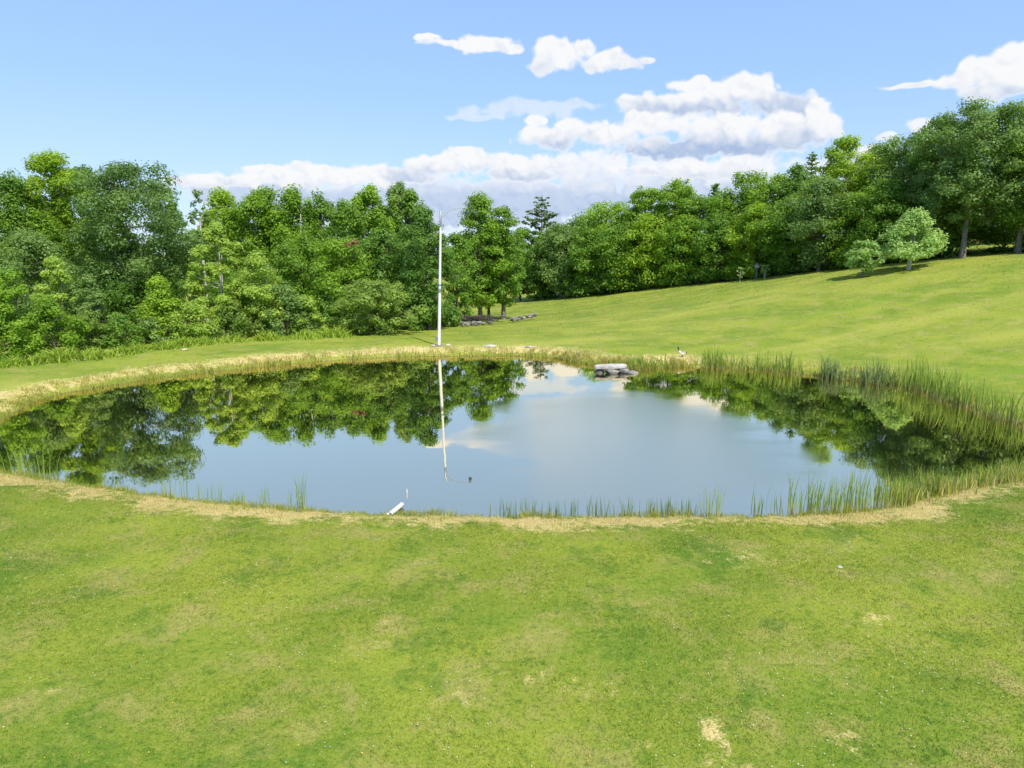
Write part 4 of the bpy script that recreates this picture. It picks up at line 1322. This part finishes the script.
geo = wt.new('ShaderNodeTexCoord').outputs['Generated']
sp = wt.new('ShaderNodeSeparateXYZ'); wt.put(sp.inputs[0], geo)
X, Y, Z = sp.outputs
az = wt.math('MULTIPLY', wt.math('ARCTAN2', X, Y), 57.29578)
hyp = wt.math('SQRT', wt.math('ADD', wt.math('MULTIPLY', X, X), wt.math('MULTIPLY', Y, Y)))
el = wt.math('MULTIPLY', wt.math('ARCTAN2', Z, hyp), 57.29578)
vec = wt.combine(az, el, 0.0)


def vmath(op, a, b):
    nd = wt.new('ShaderNodeVectorMath', operation=op)
    wt.put(nd.inputs[0], a); wt.put(nd.inputs[1], b)
    return nd


w1 = wt.new('ShaderNodeTexNoise'); wt.put(w1.inputs['Vector'], vec); w1.inputs['Scale'].default_value = 0.35; w1.inputs['Detail'].default_value = 2
va = vmath('ADD', vec, vmath('MULTIPLY', vmath('SUBTRACT', w1.outputs['Color'], (0.5, 0.5, 0.5)).outputs[0], (1.8, 1.3, 0)).outputs[0]).outputs[0]


def puffs(v):
    o = None
    for sc_, a_ in ((0.62, 0.62), (1.5, 0.32)):
        n_ = wt.new('ShaderNodeTexVoronoi', feature='SMOOTH_F1'); wt.put(n_.inputs['Vector'], v)
        n_.inputs['Scale'].default_value = sc_; n_.inputs['Smoothness'].default_value = 0.45
        q = wt.math('MULTIPLY', wt.math('SUBTRACT', 0.42, n_.outputs['Distance']), a_)
        o = q if o is None else wt.math('ADD', o, q)
    return o


P1 = puffs(va)
P2 = puffs(vmath('ADD', va, (0.15, 0.32, 0.0)).outputs[0])
relief = wt.math('SUBTRACT', P1, P2)
fine = wt.math('SUBTRACT', wt.noise(vec, 0.9, 8, 0.62), 0.5)
broad = wt.math('SUBTRACT', wt.noise(vec, 0.30, 3, 0.55), 0.5)
edge = wt.math('ADD', wt.math('ADD', P1, wt.math('MULTIPLY', fine, 0.75)), wt.math('MULTIPLY', broad, 0.5))
k_ = 1.0 / SKY_STR / 2 ** EXPO
tint_ = wt.mix(1.0, sky.outputs[0], SKY_TINT, 'MULTIPLY')
col = wt.mix(0.62, tint_, tuple(q * k_ for q in (0.40, 0.645, 1.02)))
low = wt.step(el, 13.0, 2.0)
col = wt.mix(wt.math('MULTIPLY', low, 0.35), col, tuple(q * k_ for q in (0.62, 0.76, 0.98)))
for lumps, y_w, y_g, amount, opac in LAYERS:
    acc = None
    for px, py, hw, hh in lumps:
        a0, e0 = azel(px, py)
        ax = abs(azel(px + hw, py)[0] - a0); ay = abs(azel(px, py - hh)[1] - e0)
        l_ = vmath('MULTIPLY', vmath('SUBTRACT', va, (a0, e0, 0)).outputs[0], (1 / ax, 1 / ay, 0)).outputs[0]
        ln = wt.new('ShaderNodeVectorMath', operation='LENGTH'); wt.put(ln.inputs[0], l_)
        v = wt.math('SUBTRACT', 1.0, ln.outputs['Value'])
        acc = v if acc is None else wt.math('SMOOTH_MAX', acc, v, 0.22)
    D = wt.math('ADD', wt.math('MAXIMUM', acc, -2.0), edge)
    alpha = wt.math('MULTIPLY', wt.step(D, -0.02, 0.36), opac)
    xm = sum(q[0] for q in lumps) / len(lumps)
    e_w, e_g = azel(xm, y_w)[1], azel(xm, y_g)[1]
    eb = wt.math('ADD', el, wt.math('ADD', wt.math('MULTIPLY', P1, 1.8), wt.math('MULTIPLY', fine, 1.6)))
    s_ = wt.math('MULTIPLY', wt.step(eb, e_w, e_g), amount)
    s_ = wt.math('ADD', s_, wt.math('MULTIPLY', wt.step(relief, 0.02, -0.22), 0.16))
    s_ = wt.math('MULTIPLY', s_, wt.step(D, 0.05, 0.45), clamp=True)
    col = wt.mix(alpha, col, wt.mix(s_, tuple(q * k_ for q in (0.95, 0.96, 0.98)), tuple(q * k_ for q in (0.40, 0.53, 0.77))))
wt.l.new(col, bg.inputs['Color'])
wt.l.new(bg.outputs[0], wo.inputs[0])

# ------------------------------------------------------------------ render settings
scene.view_settings.view_transform = 'Standard'
scene.view_settings.look = 'None'
scene.view_settings.gamma = 1.0
scene.view_settings.use_curve_mapping = False
scene.view_settings.exposure = EXPO
scene.cycles.use_denoising = True
scene.cycles.use_adaptive_sampling = True
scene.cycles.adaptive_threshold = 0.02
scene.cycles.max_bounces = 7
scene.cycles.diffuse_bounces = 4
scene.cycles.transmission_bounces = 5
scene.cycles.caustics_reflective = False
